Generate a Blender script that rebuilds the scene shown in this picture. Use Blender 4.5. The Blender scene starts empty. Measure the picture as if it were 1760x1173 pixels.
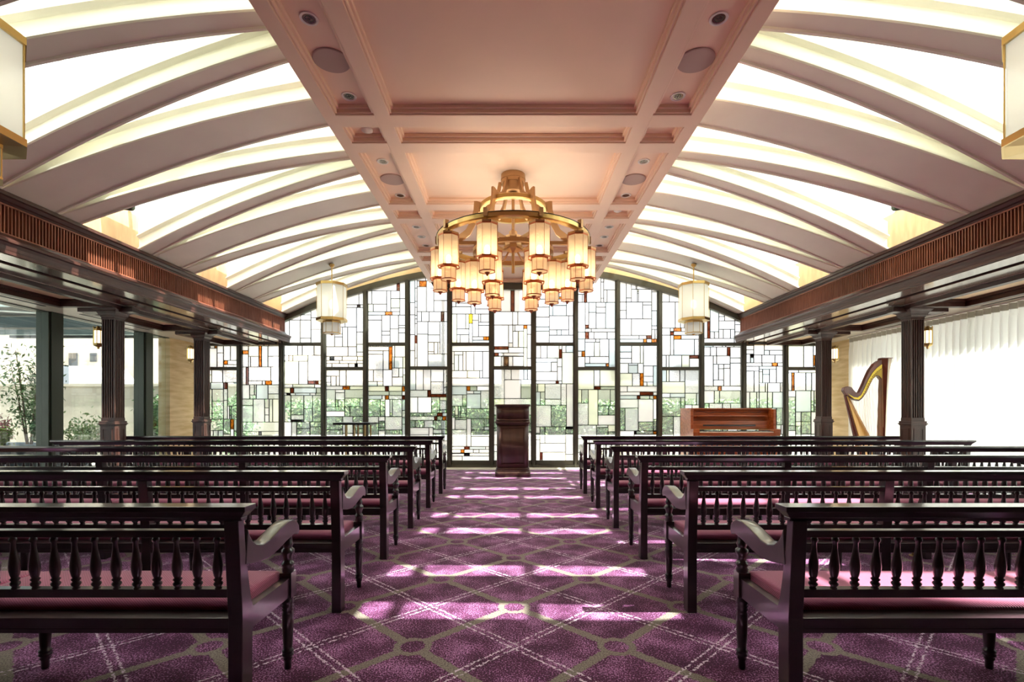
import bpy, math, random
from math import sin, cos, pi, sqrt, radians, atan2
from mathutils import Vector, Matrix

# ------------------------------------------------------------------ camera
SC = bpy.context.scene
COL = SC.collection
CAMZ = 1.15
cam_d = bpy.data.cameras.new('camera')
cam = bpy.data.objects.new('camera', cam_d); COL.objects.link(cam)
cam.location = (-0.013, 0.0, CAMZ)
cam.rotation_euler = (radians(90), 0, 0)
cam_d.sensor_width = 36.0
cam_d.lens = 865 / 1760 * 36.0
cam_d.shift_y = 122.5 / 1760
cam_d.clip_start = 0.05; cam_d.clip_end = 300
SC.camera = cam
# ------------------------------------------------------------------ sky, sun, exposure
SC.view_settings.view_transform = 'Standard'
SC.view_settings.look = 'None'
SC.view_settings.exposure = 1.12
SC.view_settings.gamma = 1.0
SC.view_settings.use_curve_mapping = False
try:
    SC.cycles.use_denoising = True
    SC.cycles.max_bounces = 10
    SC.cycles.diffuse_bounces = 5
    SC.cycles.glossy_bounces = 4
    SC.cycles.transmission_bounces = 6
    SC.cycles.transparent_max_bounces = 24
    SC.cycles.sample_clamp_indirect = 6.0
    SC.cycles.caustics_reflective = False
    SC.cycles.caustics_refractive = False
except Exception:
    pass
W = bpy.data.worlds.new('sky'); SC.world = W
W.use_nodes = True
wn = W.node_tree.nodes; wl = W.node_tree.links
bg = wn['Background']
tc = wn.new('ShaderNodeTexCoord'); sx = wn.new('ShaderNodeSeparateXYZ'); cr = wn.new('ShaderNodeValToRGB')
wl.new(tc.outputs['Generated'], sx.inputs[0]); wl.new(sx.outputs['Z'], cr.inputs[0]); wl.new(cr.outputs[0], bg.inputs['Color'])
cr.color_ramp.elements[0].position = 0.0; cr.color_ramp.elements[0].color = (0.93, 0.95, 1.0, 1)
cr.color_ramp.elements[1].position = 0.7; cr.color_ramp.elements[1].color = (0.90, 0.95, 1.0, 1)
bg.inputs['Strength'].default_value = 1.75
sun_d = bpy.data.lights.new('sun', 'SUN'); sun_d.energy = 17; sun_d.angle = radians(0.6); sun_d.color = (1.0, 0.97, 0.92)
sun = bpy.data.objects.new('sun', sun_d); COL.objects.link(sun)
sun.rotation_euler = Vector((-2.7, 0.34, -3.95)).to_track_quat('-Z', 'Y').to_euler()
sun.location = (8, -1, 12)

# ------------------------------------------------------------------ helpers
class MB:
    def __init__(s): s.v = []; s.f = []; s.sm = []; s.mi = []; s.cur = 0
    def add(s, vs, fs, smooth=False):
        o = len(s.v); s.v += [tuple(p) for p in vs]
        for f in fs:
            s.f.append([o + i for i in f]); s.sm.append(smooth); s.mi.append(s.cur)
        return s
    def box(s, x0, x1, y0, y1, z0, z1):
        vs = [(x0,y0,z0),(x1,y0,z0),(x1,y1,z0),(x0,y1,z0),(x0,y0,z1),(x1,y0,z1),(x1,y1,z1),(x0,y1,z1)]
        return s.add(vs, [(0,3,2,1),(4,5,6,7),(0,1,5,4),(1,2,6,5),(2,3,7,6),(3,0,4,7)])
    def frus(s, a, z0, b, z1):   # rect a=(x0,x1,y0,y1) at z0, b at z1
        vs = [(a[0],a[2],z0),(a[1],a[2],z0),(a[1],a[3],z0),(a[0],a[3],z0),(b[0],b[2],z1),(b[1],b[2],z1),(b[1],b[3],z1),(b[0],b[3],z1)]
        return s.add(vs, [(0,3,2,1),(4,5,6,7),(0,1,5,4),(1,2,6,5),(2,3,7,6),(3,0,4,7)])
    def prism(s, pts, a0, a1, axis='x', smooth=False):   # 2D polygon extruded along axis; pts in the other two axes (xyz order)
        n = len(pts)
        def P(p, a):
            if axis == 'x': return (a, p[0], p[1])
            if axis == 'y': return (p[0], a, p[1])
            return (p[0], p[1], a)
        vs = [P(p, a0) for p in pts] + [P(p, a1) for p in pts]
        s.add(vs, [tuple(range(n))[::-1], tuple(range(n, 2*n))], False)
        o = len(s.v) - 2*n
        for i in range(n):
            j = (i+1) % n
            s.f.append([o+i, o+j, o+n+j, o+n+i]); s.sm.append(smooth); s.mi.append(s.cur)
        return s
    def lathe(s, prof, c=(0,0,0), seg=12, smooth=True, rot=0.0, sy=1.0):
        n = len(prof); vs = []
        for (r, z) in prof:
            for k in range(seg):
                a = 2*pi*k/seg + rot
                vs.append((c[0]+r*cos(a), c[1]+r*sin(a)*sy, c[2]+z))
        fs = []
        for i in range(n-1):
            for k in range(seg):
                k2 = (k+1) % seg
                fs.append((i*seg+k, i*seg+k2, (i+1)*seg+k2, (i+1)*seg+k))
        s.add(vs, fs, smooth)
        s.add(vs[:seg], [tuple(range(seg))[::-1]]); s.add(vs[-seg:], [tuple(range(seg))])
        return s
    def tube(s, pts, r, seg=8, smooth=True, closed=False):
        pts = [Vector(p) for p in pts]; n = len(pts); vs = []
        up = Vector((0,0,1)); prevn = None
        for i, p in enumerate(pts):
            if closed: t = pts[(i+1) % n] - pts[i-1]
            else: t = pts[min(i+1,n-1)] - pts[max(i-1,0)]
            t.normalize()
            if prevn is None:
                a = up if abs(t.dot(up)) < .95 else Vector((1,0,0))
                nn = t.cross(a).normalized()
            else:
                nn = (prevn - t*prevn.dot(t)).normalized()
            prevn = nn; b = t.cross(nn)
            rr = r[i] if isinstance(r, (list, tuple)) else r
            for k in range(seg):
                a = 2*pi*k/seg
                vs.append(p + nn*cos(a)*rr + b*sin(a)*rr)
        fs = []
        m = n if closed else n-1
        for i in range(m):
            i2 = (i+1) % n
            for k in range(seg):
                k2 = (k+1) % seg
                fs.append((i*seg+k, i*seg+k2, i2*seg+k2, i2*seg+k))
        if not closed: fs += [tuple(range(seg))[::-1], tuple((n-1)*seg+k for k in range(seg))]
        return s.add(vs, fs, smooth)
    def ring(s, c, prof, seg=64, a0=0, a1=2*pi, smooth=False):  # closed (r,z) profile swept about z
        n = len(prof); full = abs(a1-a0-2*pi) < 1e-6; m = seg if full else seg+1; vs = []
        for k in range(m):
            a = a0+(a1-a0)*k/seg
            for (r, z) in prof: vs.append((c[0]+r*cos(a), c[1]+r*sin(a), c[2]+z))
        fs = []
        for k in range(seg):
            k2 = (k+1) % m if full else k+1
            for i in range(n):
                j = (i+1) % n
                fs.append((k*n+i, k2*n+i, k2*n+j, k*n+j))
        if not full: fs += [tuple(range(n)), tuple(range((m-1)*n, m*n))[::-1]]
        return s.add(vs, fs, smooth)
    def build(s, name, mat, parent=None, **kw):
        me = bpy.data.meshes.new(name)
        me.from_pydata(s.v, [], s.f)
        me.polygons.foreach_set('use_smooth', s.sm)
        for m in (mat if isinstance(mat, (list, tuple)) else [mat]): me.materials.append(m)
        me.polygons.foreach_set('material_index', s.mi)
        me.update()
        import bmesh
        b = bmesh.new(); b.from_mesh(me); bmesh.ops.recalc_face_normals(b, faces=b.faces); b.to_mesh(me); b.free()
        o = bpy.data.objects.new(name, me); COL.objects.link(o)
        if parent is not None: o.parent = parent
        if kw.get('bev'):
            md = o.modifiers.new('bevel', 'BEVEL'); md.width = kw['bev']; md.segments = 2; md.limit_method = 'ANGLE'; md.angle_limit = radians(40)
        for k in ('label', 'category', 'group', 'kind'):
            if kw.get(k): o[k] = kw[k]
        return o

def thing(name, label, cat, loc=(0,0,0), group=None, kind=None, rz=0):
    o = bpy.data.objects.new(name, None); COL.objects.link(o)
    o.empty_display_size = .1
    o.location = loc; o.rotation_euler = (0,0,rz)
    if label: o['label'] = label
    if cat: o['category'] = cat
    if group: o['group'] = group
    if kind: o['kind'] = kind
    return o
def copy_tree(o, loc, label=None, rz=None, parent=None):
    c = o.copy(); COL.objects.link(c)
    if parent is None:
        c.location = loc
        if rz is not None: c.rotation_euler = (0,0,rz)
        if label: c['label'] = label
    else: c.parent = parent
    for ch in list(o.children): copy_tree(ch, None, parent=c)
    return c

# ------------------------------------------------------------------ materials
def srgb(r, g, b):
    f = lambda c: (c/255/12.92) if c/255 <= .04045 else ((c/255+.055)/1.055)**2.4
    return (f(r), f(g), f(b), 1)
def base_mat(name):
    m = bpy.data.materials.new(name); m.use_nodes = True
    return m, m.node_tree.nodes, m.node_tree.links, m.node_tree.nodes['Principled BSDF']
def noise_col(n, l, c1, c2, scale, detail=3, stretch=None, coord='Object', lo=.35, hi=.65):
    tc = n.new('ShaderNodeTexCoord'); mp = n.new('ShaderNodeMapping'); no = n.new('ShaderNodeTexNoise'); r = n.new('ShaderNodeValToRGB')
    l.new(tc.outputs[coord], mp.inputs[0]); l.new(mp.outputs[0], no.inputs['Vector']); l.new(no.outputs['Fac'], r.inputs[0])
    if stretch: mp.inputs['Scale'].default_value = stretch
    no.inputs['Scale'].default_value = scale; no.inputs['Detail'].default_value = detail
    r.color_ramp.elements[0].position = lo; r.color_ramp.elements[1].position = hi
    r.color_ramp.elements[0].color = c1; r.color_ramp.elements[1].color = c2
    return r, no, mp
def paint(name, c, rough=.6, var=.04, scale=3, bump=0, spec=.5, metal=0):
    m, n, l, p = base_mat(name)
    c2 = tuple(min(1, x*(1+var)) for x in c[:3]) + (1,); c1 = tuple(x*(1-var) for x in c[:3]) + (1,)
    r, no, mp = noise_col(n, l, c1, c2, scale)
    l.new(r.outputs[0], p.inputs['Base Color'])
    p.inputs['Roughness'].default_value = rough; p.inputs['Metallic'].default_value = metal
    p.inputs['Specular IOR Level'].default_value = spec
    if bump:
        b = n.new('ShaderNodeBump'); n2 = n.new('ShaderNodeTexNoise'); n2.inputs['Scale'].default_value = bump[0]
        l.new(n2.outputs['Fac'], b.inputs['Height']); b.inputs['Strength'].default_value = bump[1]; b.inputs['Distance'].default_value = .01
        l.new(b.outputs[0], p.inputs['Normal'])
    return m
def wood(name, c1, c2, rough=.35, stretch=(1,12,12), scale=3, spec=.5, coat=0):
    m, n, l, p = base_mat(name)
    r, no, mp = noise_col(n, l, c1, c2, scale, 6, stretch)
    l.new(r.outputs[0], p.inputs['Base Color'])
    p.inputs['Roughness'].default_value = rough; p.inputs['Specular IOR Level'].default_value = spec
    p.inputs['Coat Weight'].default_value = coat; p.inputs['Coat Roughness'].default_value = .12
    return m
def mixmat(name, parts, bump=None):
    """parts: list of (weight, kind, color, rough) mixed in order"""
    m = bpy.data.materials.new(name); m.use_nodes = True
    n = m.node_tree.nodes; l = m.node_tree.links; n.remove(n['Principled BSDF']); out = n['Material Output']
    bn = None
    if bump:
        bn = n.new('ShaderNodeBump'); tc = n.new('ShaderNodeTexCoord'); t = n.new('ShaderNodeTexNoise' if bump[2] == 'noise' else 'ShaderNodeTexVoronoi')
        t.inputs['Scale'].default_value = bump[0]; l.new(tc.outputs['Object'], t.inputs['Vector'])
        l.new(t.outputs['Fac' if bump[2] == 'noise' else 'Distance'], bn.inputs['Height']); bn.inputs['Strength'].default_value = bump[1]; bn.inputs['Distance'].default_value = .02
    acc = None; tot = 0
    for w, k, c, r in parts:
        if k == 'diff': s = n.new('ShaderNodeBsdfDiffuse')
        elif k == 'trans': s = n.new('ShaderNodeBsdfTransparent')
        elif k == 'tl': s = n.new('ShaderNodeBsdfTranslucent')
        elif k == 'gloss': s = n.new('ShaderNodeBsdfGlossy'); s.inputs['Roughness'].default_value = r
        elif k == 'refr': s = n.new('ShaderNodeBsdfRefraction'); s.inputs['Roughness'].default_value = r; s.inputs['IOR'].default_value = 1.02
        elif k == 'emit': s = n.new('ShaderNodeEmission'); s.inputs['Strength'].default_value = r
        s.inputs['Color'].default_value = c
        if bn and 'Normal' in s.inputs and k in ('gloss', 'refr', 'tl', 'diff'): l.new(bn.outputs[0], s.inputs['Normal'])
        tot += w
        if acc is None: acc = s
        else:
            mx = n.new('ShaderNodeMixShader'); mx.inputs[0].default_value = w/tot
            l.new(acc.outputs[0], mx.inputs[1]); l.new(s.outputs[0], mx.inputs[2]); acc = mx
    l.new(acc.outputs[0], out.inputs['Surface'])
    return m
def emit_mat(name, c, s):
    return mixmat(name, [(1, 'emit', c, s)])

M = {}
M['pewwood'] = wood('dark mahogany stain', srgb(17,6,6), srgb(30,12,11), .3, (1,10,10), 4, .5, 1.0)
M['pewtop'] = M['pewwood']
M['colwood'] = wood('brown mahogany', srgb(64,40,34), srgb(80,52,45), .38, (5,5,1), 2)
M['beamwood'] = wood('lacquered brown beam', srgb(58,33,28), srgb(76,46,39), .34, (10,1,10), 3)
M['soffit'] = wood('polished brown soffit', srgb(136,106,88), srgb(150,118,100), .16, (3,1,3), 1, 1.0, 1.0)
M['slat'] = wood('reddish louvre wood', srgb(124,66,44), srgb(150,90,66), .45, (10,10,1), 4)
M['slatback'] = paint('dark louvre backing', srgb(18,9,7), .9)
M['rib'] = paint('cream rib plaster', srgb(243,240,226), .5, .02)
M['coffer'] = paint('blush ceiling paint', srgb(240,208,182), .45, .015)
M['beige'] = paint('beige fabric wall', srgb(206,176,132), .8, .05, 8, (150,.1))
M['backwall'] = paint('dark wall panelling', srgb(96,66,52), .6, .05)
M['spandrel'] = wood('tan veneer spandrel', srgb(166,130,90), srgb(184,148,106), .6, (1,4,1), 3)
M['wingpanel'] = paint('tan ceiling panel', srgb(244,214,172), .6, .03)
M['stone'] = wood('banded limestone', srgb(208,176,120), srgb(232,206,156), .6, (1,1,7), 2)
M['wing'] = paint('satin wing ceiling', srgb(206,196,180), .28, .02)
M['frame'] = paint('bronze grey window frame', srgb(82,80,70), .4, .03, 3, 0, .5, .3)
M['greenframe'] = paint('dark green aluminium', srgb(52,60,46), .35, .05, 3, 0, .5, .2)
M['plastic'] = paint('white trim plastic', srgb(232,226,220), .4, .01)
M['grille'] = paint('grey speaker grille', srgb(182,160,150), .7, .02)
M['chrome'] = paint('chrome reflector', srgb(150,130,118), .08, .02, 3, 0, .5, 1)
M['gold'] = paint('satin brass', srgb(204,174,112), .3, .04, 4, 0, .5, 1)
M['brass2'] = paint('matte champagne metal', srgb(190,152,108), .42, .04, 4, 0, .5, .75)
M['copper'] = paint('copper edging', srgb(176,104,70), .4, .04, 4, 0, .5, .8)
M['black'] = paint('black satin', srgb(22,20,20), .4, .05)
M['strip'] = paint('cream threshold stone', srgb(214,206,186), .5, .05)

# cushion: rose pink woven
def cushion_mat():
    m, n, l, p = base_mat('rose chevron upholstery')
    tc = n.new('ShaderNodeTexCoord'); mp = n.new('ShaderNodeMapping'); l.new(tc.outputs['Object'], mp.inputs[0])
    w = n.new('ShaderNodeTexWave'); w.inputs['Scale'].default_value = 60; w.inputs['Distortion'].default_value = 1.2; w.bands_direction = 'DIAGONAL'
    w.inputs['Detail Scale'].default_value = 8
    l.new(mp.outputs[0], w.inputs['Vector'])
    r = n.new('ShaderNodeValToRGB'); l.new(w.outputs['Fac'], r.inputs[0])
    r.color_ramp.elements[0].color = srgb(148,54,92); r.color_ramp.elements[1].color = srgb(178,84,122)
    l.new(r.outputs[0], p.inputs['Base Color']); p.inputs['Roughness'].default_value = .75
    p.inputs['Sheen Weight'].default_value = .4
    b = n.new('ShaderNodeBump'); l.new(w.outputs['Fac'], b.inputs['Height']); b.inputs['Strength'].default_value = .3; b.inputs['Distance'].default_value = .003
    l.new(b.outputs[0], p.inputs['Normal'])
    return m
M['cushion'] = cushion_mat()

def carpet_mat():
    m, n, l, p = base_mat('purple patterned carpet')
    tc = n.new('ShaderNodeTexCoord')
    nd = n.new('ShaderNodeTexNoise'); nd.inputs['Scale'].default_value = 70; nd.inputs['Detail'].default_value = 2
    l.new(tc.outputs['Object'], nd.inputs['Vector'])
    sub = n.new('ShaderNodeVectorMath'); sub.operation = 'SUBTRACT'; l.new(nd.outputs['Color'], sub.inputs[0]); sub.inputs[1].default_value = (.5,.5,.5)
    sc = n.new('ShaderNodeVectorMath'); sc.operation = 'SCALE'; l.new(sub.outputs[0], sc.inputs[0]); sc.inputs['Scale'].default_value = .03
    ad = n.new('ShaderNodeVectorMath'); l.new(tc.outputs['Object'], ad.inputs[0]); l.new(sc.outputs[0], ad.inputs[1])
    sp = n.new('ShaderNodeSeparateXYZ'); l.new(ad.outputs[0], sp.inputs[0])
    def mth(op, a, b=None, clamp=False):
        x = n.new('ShaderNodeMath'); x.operation = op; x.use_clamp = clamp
        for i, q in enumerate((a, b)):
            if q is None: continue
            if isinstance(q, (int, float)): x.inputs[i].default_value = q
            else: l.new(q, x.inputs[i])
        return x.outputs[0]
    X = sp.outputs['X']; Y = mth('SUBTRACT', sp.outputs['Y'], 2.97)
    u = mth('ADD', X, Y); v = mth('SUBTRACT', X, Y)
    def dist(q, off):          # distance to nearest line of period 1
        a = mth('ADD', q, 100.5 - off); f = mth('FRACT', a); return mth('ABSOLUTE', mth('SUBTRACT', f, .5))
    du = dist(u, 0); dv = dist(v, 0)
    band = mth('LESS_THAN', mth('MINIMUM', du, dv), .038)
    # nodes at du=dv=0 : radial distance in XY = sqrt((du^2+dv^2)/2)
    rr = mth('SQRT', mth('MULTIPLY', mth('ADD', mth('MULTIPLY', du, du), mth('MULTIPLY', dv, dv)), .5))
    ringo = mth('LESS_THAN', rr, .095); ringi = mth('LESS_THAN', rr, .06)
    olive = mth('MAXIMUM', band, ringo); olive = mth('MULTIPLY', olive, mth('SUBTRACT', 1, ringi))
    du2 = mth('ABSOLUTE', mth('SUBTRACT', dist(u, .5), .026)); dv2 = mth('ABSOLUTE', mth('SUBTRACT', dist(v, .5), .026))
    dash = mth('LESS_THAN', mth('MINIMUM', du2, dv2), .0072)
    nb = n.new('ShaderNodeTexNoise'); nb.inputs['Scale'].default_value = 55; l.new(tc.outputs['Object'], nb.inputs['Vector'])
    dash = mth('MULTIPLY', dash, mth('GREATER_THAN', nb.outputs['Fac'], .47))
    # purple speckle
    n1 = n.new('ShaderNodeTexNoise'); n1.inputs['Scale'].default_value = 130; n1.inputs['Detail'].default_value = 2; l.new(tc.outputs['Object'], n1.inputs['Vector'])
    n2 = n.new('ShaderNodeTexNoise'); n2.inputs['Scale'].default_value = 5; n2.inputs['Detail'].default_value = 2; l.new(tc.outputs['Object'], n2.inputs['Vector'])
    fac = mth('ADD', n1.outputs['Fac'], mth('MULTIPLY', mth('SUBTRACT', n2.outputs['Fac'], .5), .45))
    r = n.new('ShaderNodeValToRGB'); l.new(fac, r.inputs[0])
    e = r.color_ramp.elements; e[0].position = .42; e[0].color = srgb(62,15,50); e[1].position = .66; e[1].color = srgb(202,142,194)
    k = e.new(.53); k.color = srgb(98,30,80)
    ro = n.new('ShaderNodeValToRGB'); l.new(n1.outputs['Fac'], ro.inputs[0])
    ro.color_ramp.elements[0].position = .35; ro.color_ramp.elements[0].color = srgb(98,86,82); ro.color_ramp.elements[1].position = .6; ro.color_ramp.elements[1].color = srgb(150,140,126)
    mx = n.new('ShaderNodeMix'); mx.data_type = 'RGBA'; l.new(olive, mx.inputs['Factor']); l.new(r.outputs[0], mx.inputs['A']); l.new(ro.outputs[0], mx.inputs['B'])
    m2 = n.new('ShaderNodeMix'); m2.data_type = 'RGBA'; l.new(dash, m2.inputs['Factor']); l.new(mx.outputs['Result'], m2.inputs['A']); m2.inputs['B'].default_value = srgb(226,206,222)
    l.new(m2.outputs['Result'], p.inputs['Base Color']); p.inputs['Roughness'].default_value = .85; p.inputs['Specular IOR Level'].default_value = .4
    p.inputs['Sheen Weight'].default_value = .3; p.inputs['Sheen Roughness'].default_value = .25; p.inputs['Sheen Tint'].default_value = (1,.86,.97,1)
    b = n.new('ShaderNodeBump'); l.new(n1.outputs['Fac'], b.inputs['Height']); b.inputs['Strength'].default_value = .4; b.inputs['Distance'].default_value = .006; l.new(b.outputs[0], p.inputs['Normal'])
    return m
M['carpet'] = carpet_mat()

WHT = (1,1,1,1)
M['clear'] = mixmat('clear float glass', [(.93,'trans',(.74,.76,.75,1),0),(.07,'gloss',WHT,.02)])
M['sky_glass'] = mixmat('skylight glass', [(.72,'trans',(.97,1,.98,1),0),(.2,'tl',WHT,0),(.08,'gloss',WHT,.05)])
G8 = (.86,.87,.86,1)
M['g_opal'] = mixmat('opal white glass', [(.24,'tl',(.95,.95,.95,1),0),(.24,'trans',WHT,0),(.42,'diff',G8,0),(.08,'gloss',WHT,.15)])
M['g_white'] = mixmat('milk white glass', [(.42,'tl',(.97,.98,.97,1),0),(.08,'trans',WHT,0),(.42,'diff',G8,0),(.06,'gloss',WHT,.1)])
M['g_ham'] = mixmat('hammered clear glass', [(.22,'refr',(.9,.92,.92,1),.12),(.14,'trans',(.9,.92,.92,1),0),(.22,'tl',WHT,0),(.3,'diff',(.7,.72,.72,1),0),(.1,'gloss',WHT,.1)], (60,.8,'voro'))
M['g_seed'] = mixmat('rippled grey glass', [(.3,'refr',(.78,.82,.82,1),.06),(.2,'trans',(.8,.84,.84,1),0),(.2,'tl',(.9,.93,.93,1),0),(.2,'diff',(.6,.62,.62,1),0),(.08,'gloss',WHT,.08)], (25,.6,'noise'))
M['g_clear'] = mixmat('clear glass pane', [(.72,'trans',(.90,.95,.92,1),0),(.08,'tl',(.88,.95,.90,1),0),(.08,'diff',(.6,.66,.62,1),0),(.08,'gloss',WHT,.03)])
M['g_grey'] = mixmat('smoky blue grey glass', [(.30,'trans',(.6,.70,.70,1),0),(.26,'tl',(.66,.74,.74,1),0),(.25,'diff',(.5,.56,.56,1),0),(.08,'gloss',WHT,.05)])
M['g_green'] = mixmat('pale moss glass', [(.35,'trans',(.80,.82,.62,1),0),(.3,'tl',(.84,.86,.68,1),0),(.2,'diff',(.6,.62,.5,1),0),(.08,'gloss',WHT,.05)])
M['g_peach'] = mixmat('peach glass', [(.35,'trans',(.9,.72,.6,1),0),(.35,'tl',(.95,.78,.66,1),0),(.2,'diff',(.8,.7,.6,1),0),(.08,'gloss',WHT,.05)])
M['added_diffuser'] = mixmat('white skylight blind', [(.55,'tl',(.98,1,.97,1),0),(.45,'diff',(.95,.96,.93,1),0)])  # for the added panels that diffuse and mask the sun
def amber_mat(name, c1, c2):
    m = mixmat(name, [(.5,'trans',c1,0),(.4,'tl',c1,0),(.08,'gloss',WHT,.05)])
    n = m.node_tree.nodes; l = m.node_tree.links
    r, no, mp = noise_col(n, l, c1, c2, 14, 4)
    for q in n:
        if q.type in ('BSDF_TRANSPARENT', 'BSDF_TRANSLUCENT'): l.new(r.outputs[0], q.inputs['Color'])
    return m
M['g_amber'] = amber_mat('amber streaky glass', (.16,.03,.004,1), (.50,.16,.012,1))
M['g_brown'] = amber_mat('dark brown glass', (.04,.008,.004,1), (.12,.025,.008,1))
M['g_black'] = mixmat('black glass', [(.9,'diff',(.01,.01,.01,1),0),(.1,'gloss',WHT,.05)])
M['g_yellow'] = amber_mat('yellow glass', (.65,.42,.02,1), (.85,.62,.05,1))
M['lead'] = paint('lead came', srgb(58,60,58), .5, .03)
M['shade'] = mixmat('warm rippled lamp glass', [(.45,'tl',(1,.86,.66,1),0),(.33,'trans',(1,.9,.76,1),0),(.12,'diff',(1,.9,.75,1),0),(.1,'emit',(1,.74,.46,1),.7)], (40,.5,'noise'))
M['pshade'] = mixmat('white lamp glass', [(.36,'tl',(.97,1,.95,1),0),(.10,'trans',(1,1,.98,1),0),(.48,'diff',(.9,.92,.87,1),0),(.05,'emit',(1,.95,.85,1),1.2)])
M['bulb'] = emit_mat('warm bulb', (1,.72,.40,1), 16)
M['bulb2'] = emit_mat('soft pendant bulb', (1,.86,.66,1), 4)
M['sconceglass'] = emit_mat('lit sconce glass', (1,.80,.52,1), 1.8)
M['cove'] = emit_mat('warm cove strip', (1,.72,.42,1), .9)

# ------------------------------------------------------------------ key dimensions (metres, z absolute)
WY = 10.5           # front glass wall
BAY = 1.96
COLY = [8.81, 6.85, 4.89]
XB, XBOX = 4.70, 1.735
def zs(X):          # vault soffit curve
    return CAMZ + 3.067 - .0474*X*X
YB = -3.2           # wall behind the camera
XW = 6.6
ZW = 2.60           # wing soffit
ZC = 3.84           # coffered box underside

def struct(mb, name, mat, **kw):
    return mb.build(name, mat, kind='structure', **kw)
# floor
struct(MB().box(-XW-.2, XW+.2, YB-.2, WY-.442, -.2, 0), 'floor', M['carpet'])
struct(MB().box(-XW-.2, XW+.2, WY-.44, WY+.2, -.2, .004), 'trim_1', M['strip'])
# walls: back and solid pieces
struct(MB().box(-XW-.2, XW+.2, YB-.25, YB, 0, 4.9), 'wall_back', M['backwall'])
for s in (-1, 1):
    a, b = sorted((s*XBOX, s*5.3)); struct(MB().box(a, b, YB, .9, 4.05, 4.2), 'ceiling_rear_blocker', M['rib'])  # unseen slab added behind the camera to block skylight
    a, b = sorted((s*(XW-.0), s*(XW+.2))); struct(MB().box(a, b, YB, 1.1, 0, ZW), 'wall_left_blocker' if s < 0 else 'wall_right_blocker', M['backwall'])  # unseen solid walls added to block window light behind the camera
# coffered ceiling box
def coffer():
    root = thing('ceiling', None, None, kind='structure')
    b = MB(); b.box(-XBOX, XBOX, YB, WY, ZC+.075, 4.75)
    b.box(-XBOX, -1.61, YB, WY, ZC, ZC+.08); b.box(1.61, XBOX, YB, WY, ZC, ZC+.08)
    for s in (-1, 1):
        x0, x1 = sorted((s*1.12, s*1.263)); b.box(x0, x1, YB, WY, ZC, ZC+.08)
    for yc in [COLY[0]+BAY*i for i in (1,0,-1,-2,-3,-4,-5)]:
        for s in (-1, 1):
            y0, y1 = sorted((yc+s*.14, yc+s*.335))
            if y0 > WY: continue
            y1 = min(y1, WY)
            for (xa, xb) in ((-1.62,-1.26),(-1.13,1.13),(1.26,1.62)): b.box(xa, xb, y0, y1, ZC, ZC+.08)
    b.build('coffered_panel', M['coffer'], root, bev=.006)
    # stepped mouldings around every recess
    t = MB()
    ys = []
    for yc in [COLY[0]+BAY*i for i in (0,-1,-2,-3,-4,-5)]:
        ys.append((yc-.14, yc+.14)); ys.append((yc-BAY+.335, yc-.335))
    ys.append((COLY[0]+.335, COLY[0]+BAY-.335))
    for (y0, y1) in ys:
        for (xa, xb) in ((-1.61,-1.263),(-1.12,1.12),(1.263,1.61)):
            for w, zt in ((.018, .012), (.04, .045)):
                t.box(xa, xa+w, y0, y1, ZC+zt, ZC+.077); t.box(xb-w, xb, y0, y1, ZC+zt, ZC+.077)
                t.box(xa+w, xb-w, y0, y0+w, ZC+zt, ZC+.077); t.box(xa+w, xb-w, y1-w, y1, ZC+zt, ZC+.077)
    t.build('panel_moulding', M['coffer'], root, bev=.005)
    # ribs
    for s in (-1, 1):
        for i in range(-5, 2):
            yc = COLY[0]+BAY*i
            for kind in (-1, 0, 1):
                if i == 1 and kind > -1: continue
                r = MB(); N = 22
                prof = []
                if kind == 0: be, te = (-.29, .29), (-.22, .22)
                elif kind == 1: be, te = (.30, .56), (.74, .93)
                else: be, te = (-.56, -.30), (-.93, -.74)
                sections = []
                for j in range(N+1):
                    t = j/N; X = XB + (1.62-XB)*t
                    e0 = be[0]+(te[0]-be[0])*t; e1 = be[1]+(te[1]-be[1])*t; z = zs(X)
                    if kind: w = .02
                    else: w = .02
                    if kind == 0 : q = .0
                    P = [(e0+.036, z+.016), (e0+.03, z), (e0+.006, z), (e0-.004, z+.010), (e0-.004, z+.028), (e0+.006, z+.036), (e0+.02, z+.040), (e0+.02, z+.050), (e0+.034, z+.060), (e0+.036, z+.16), (e0+.02, z+.168), (e0-.012, z+.178), (e0-.012, z+.194), (e0+.022, z+.212), (e0+.022, z+.37)]
                    Q = [(e1-(a-e0), b) for (a, b) in P][::-1]
                    sections.append([(s*X, yc+a, b) for (a, b) in P+Q])
                n = len(sections[0]); vs = [p for sec in sections for p in sec]; fs = []
                for j in range(N):
                    for k in range(n):
                        k2 = (k+1) % n
                        fs.append((j*n+k, j*n+k2, (j+1)*n+k2, (j+1)*n+k))
                fs += [tuple(range(n)), tuple(range(N*n, N*n+n))]
                r.add(vs, fs)
                o = r.build('rib', M['rib'], root)
    return root
coffer()
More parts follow.
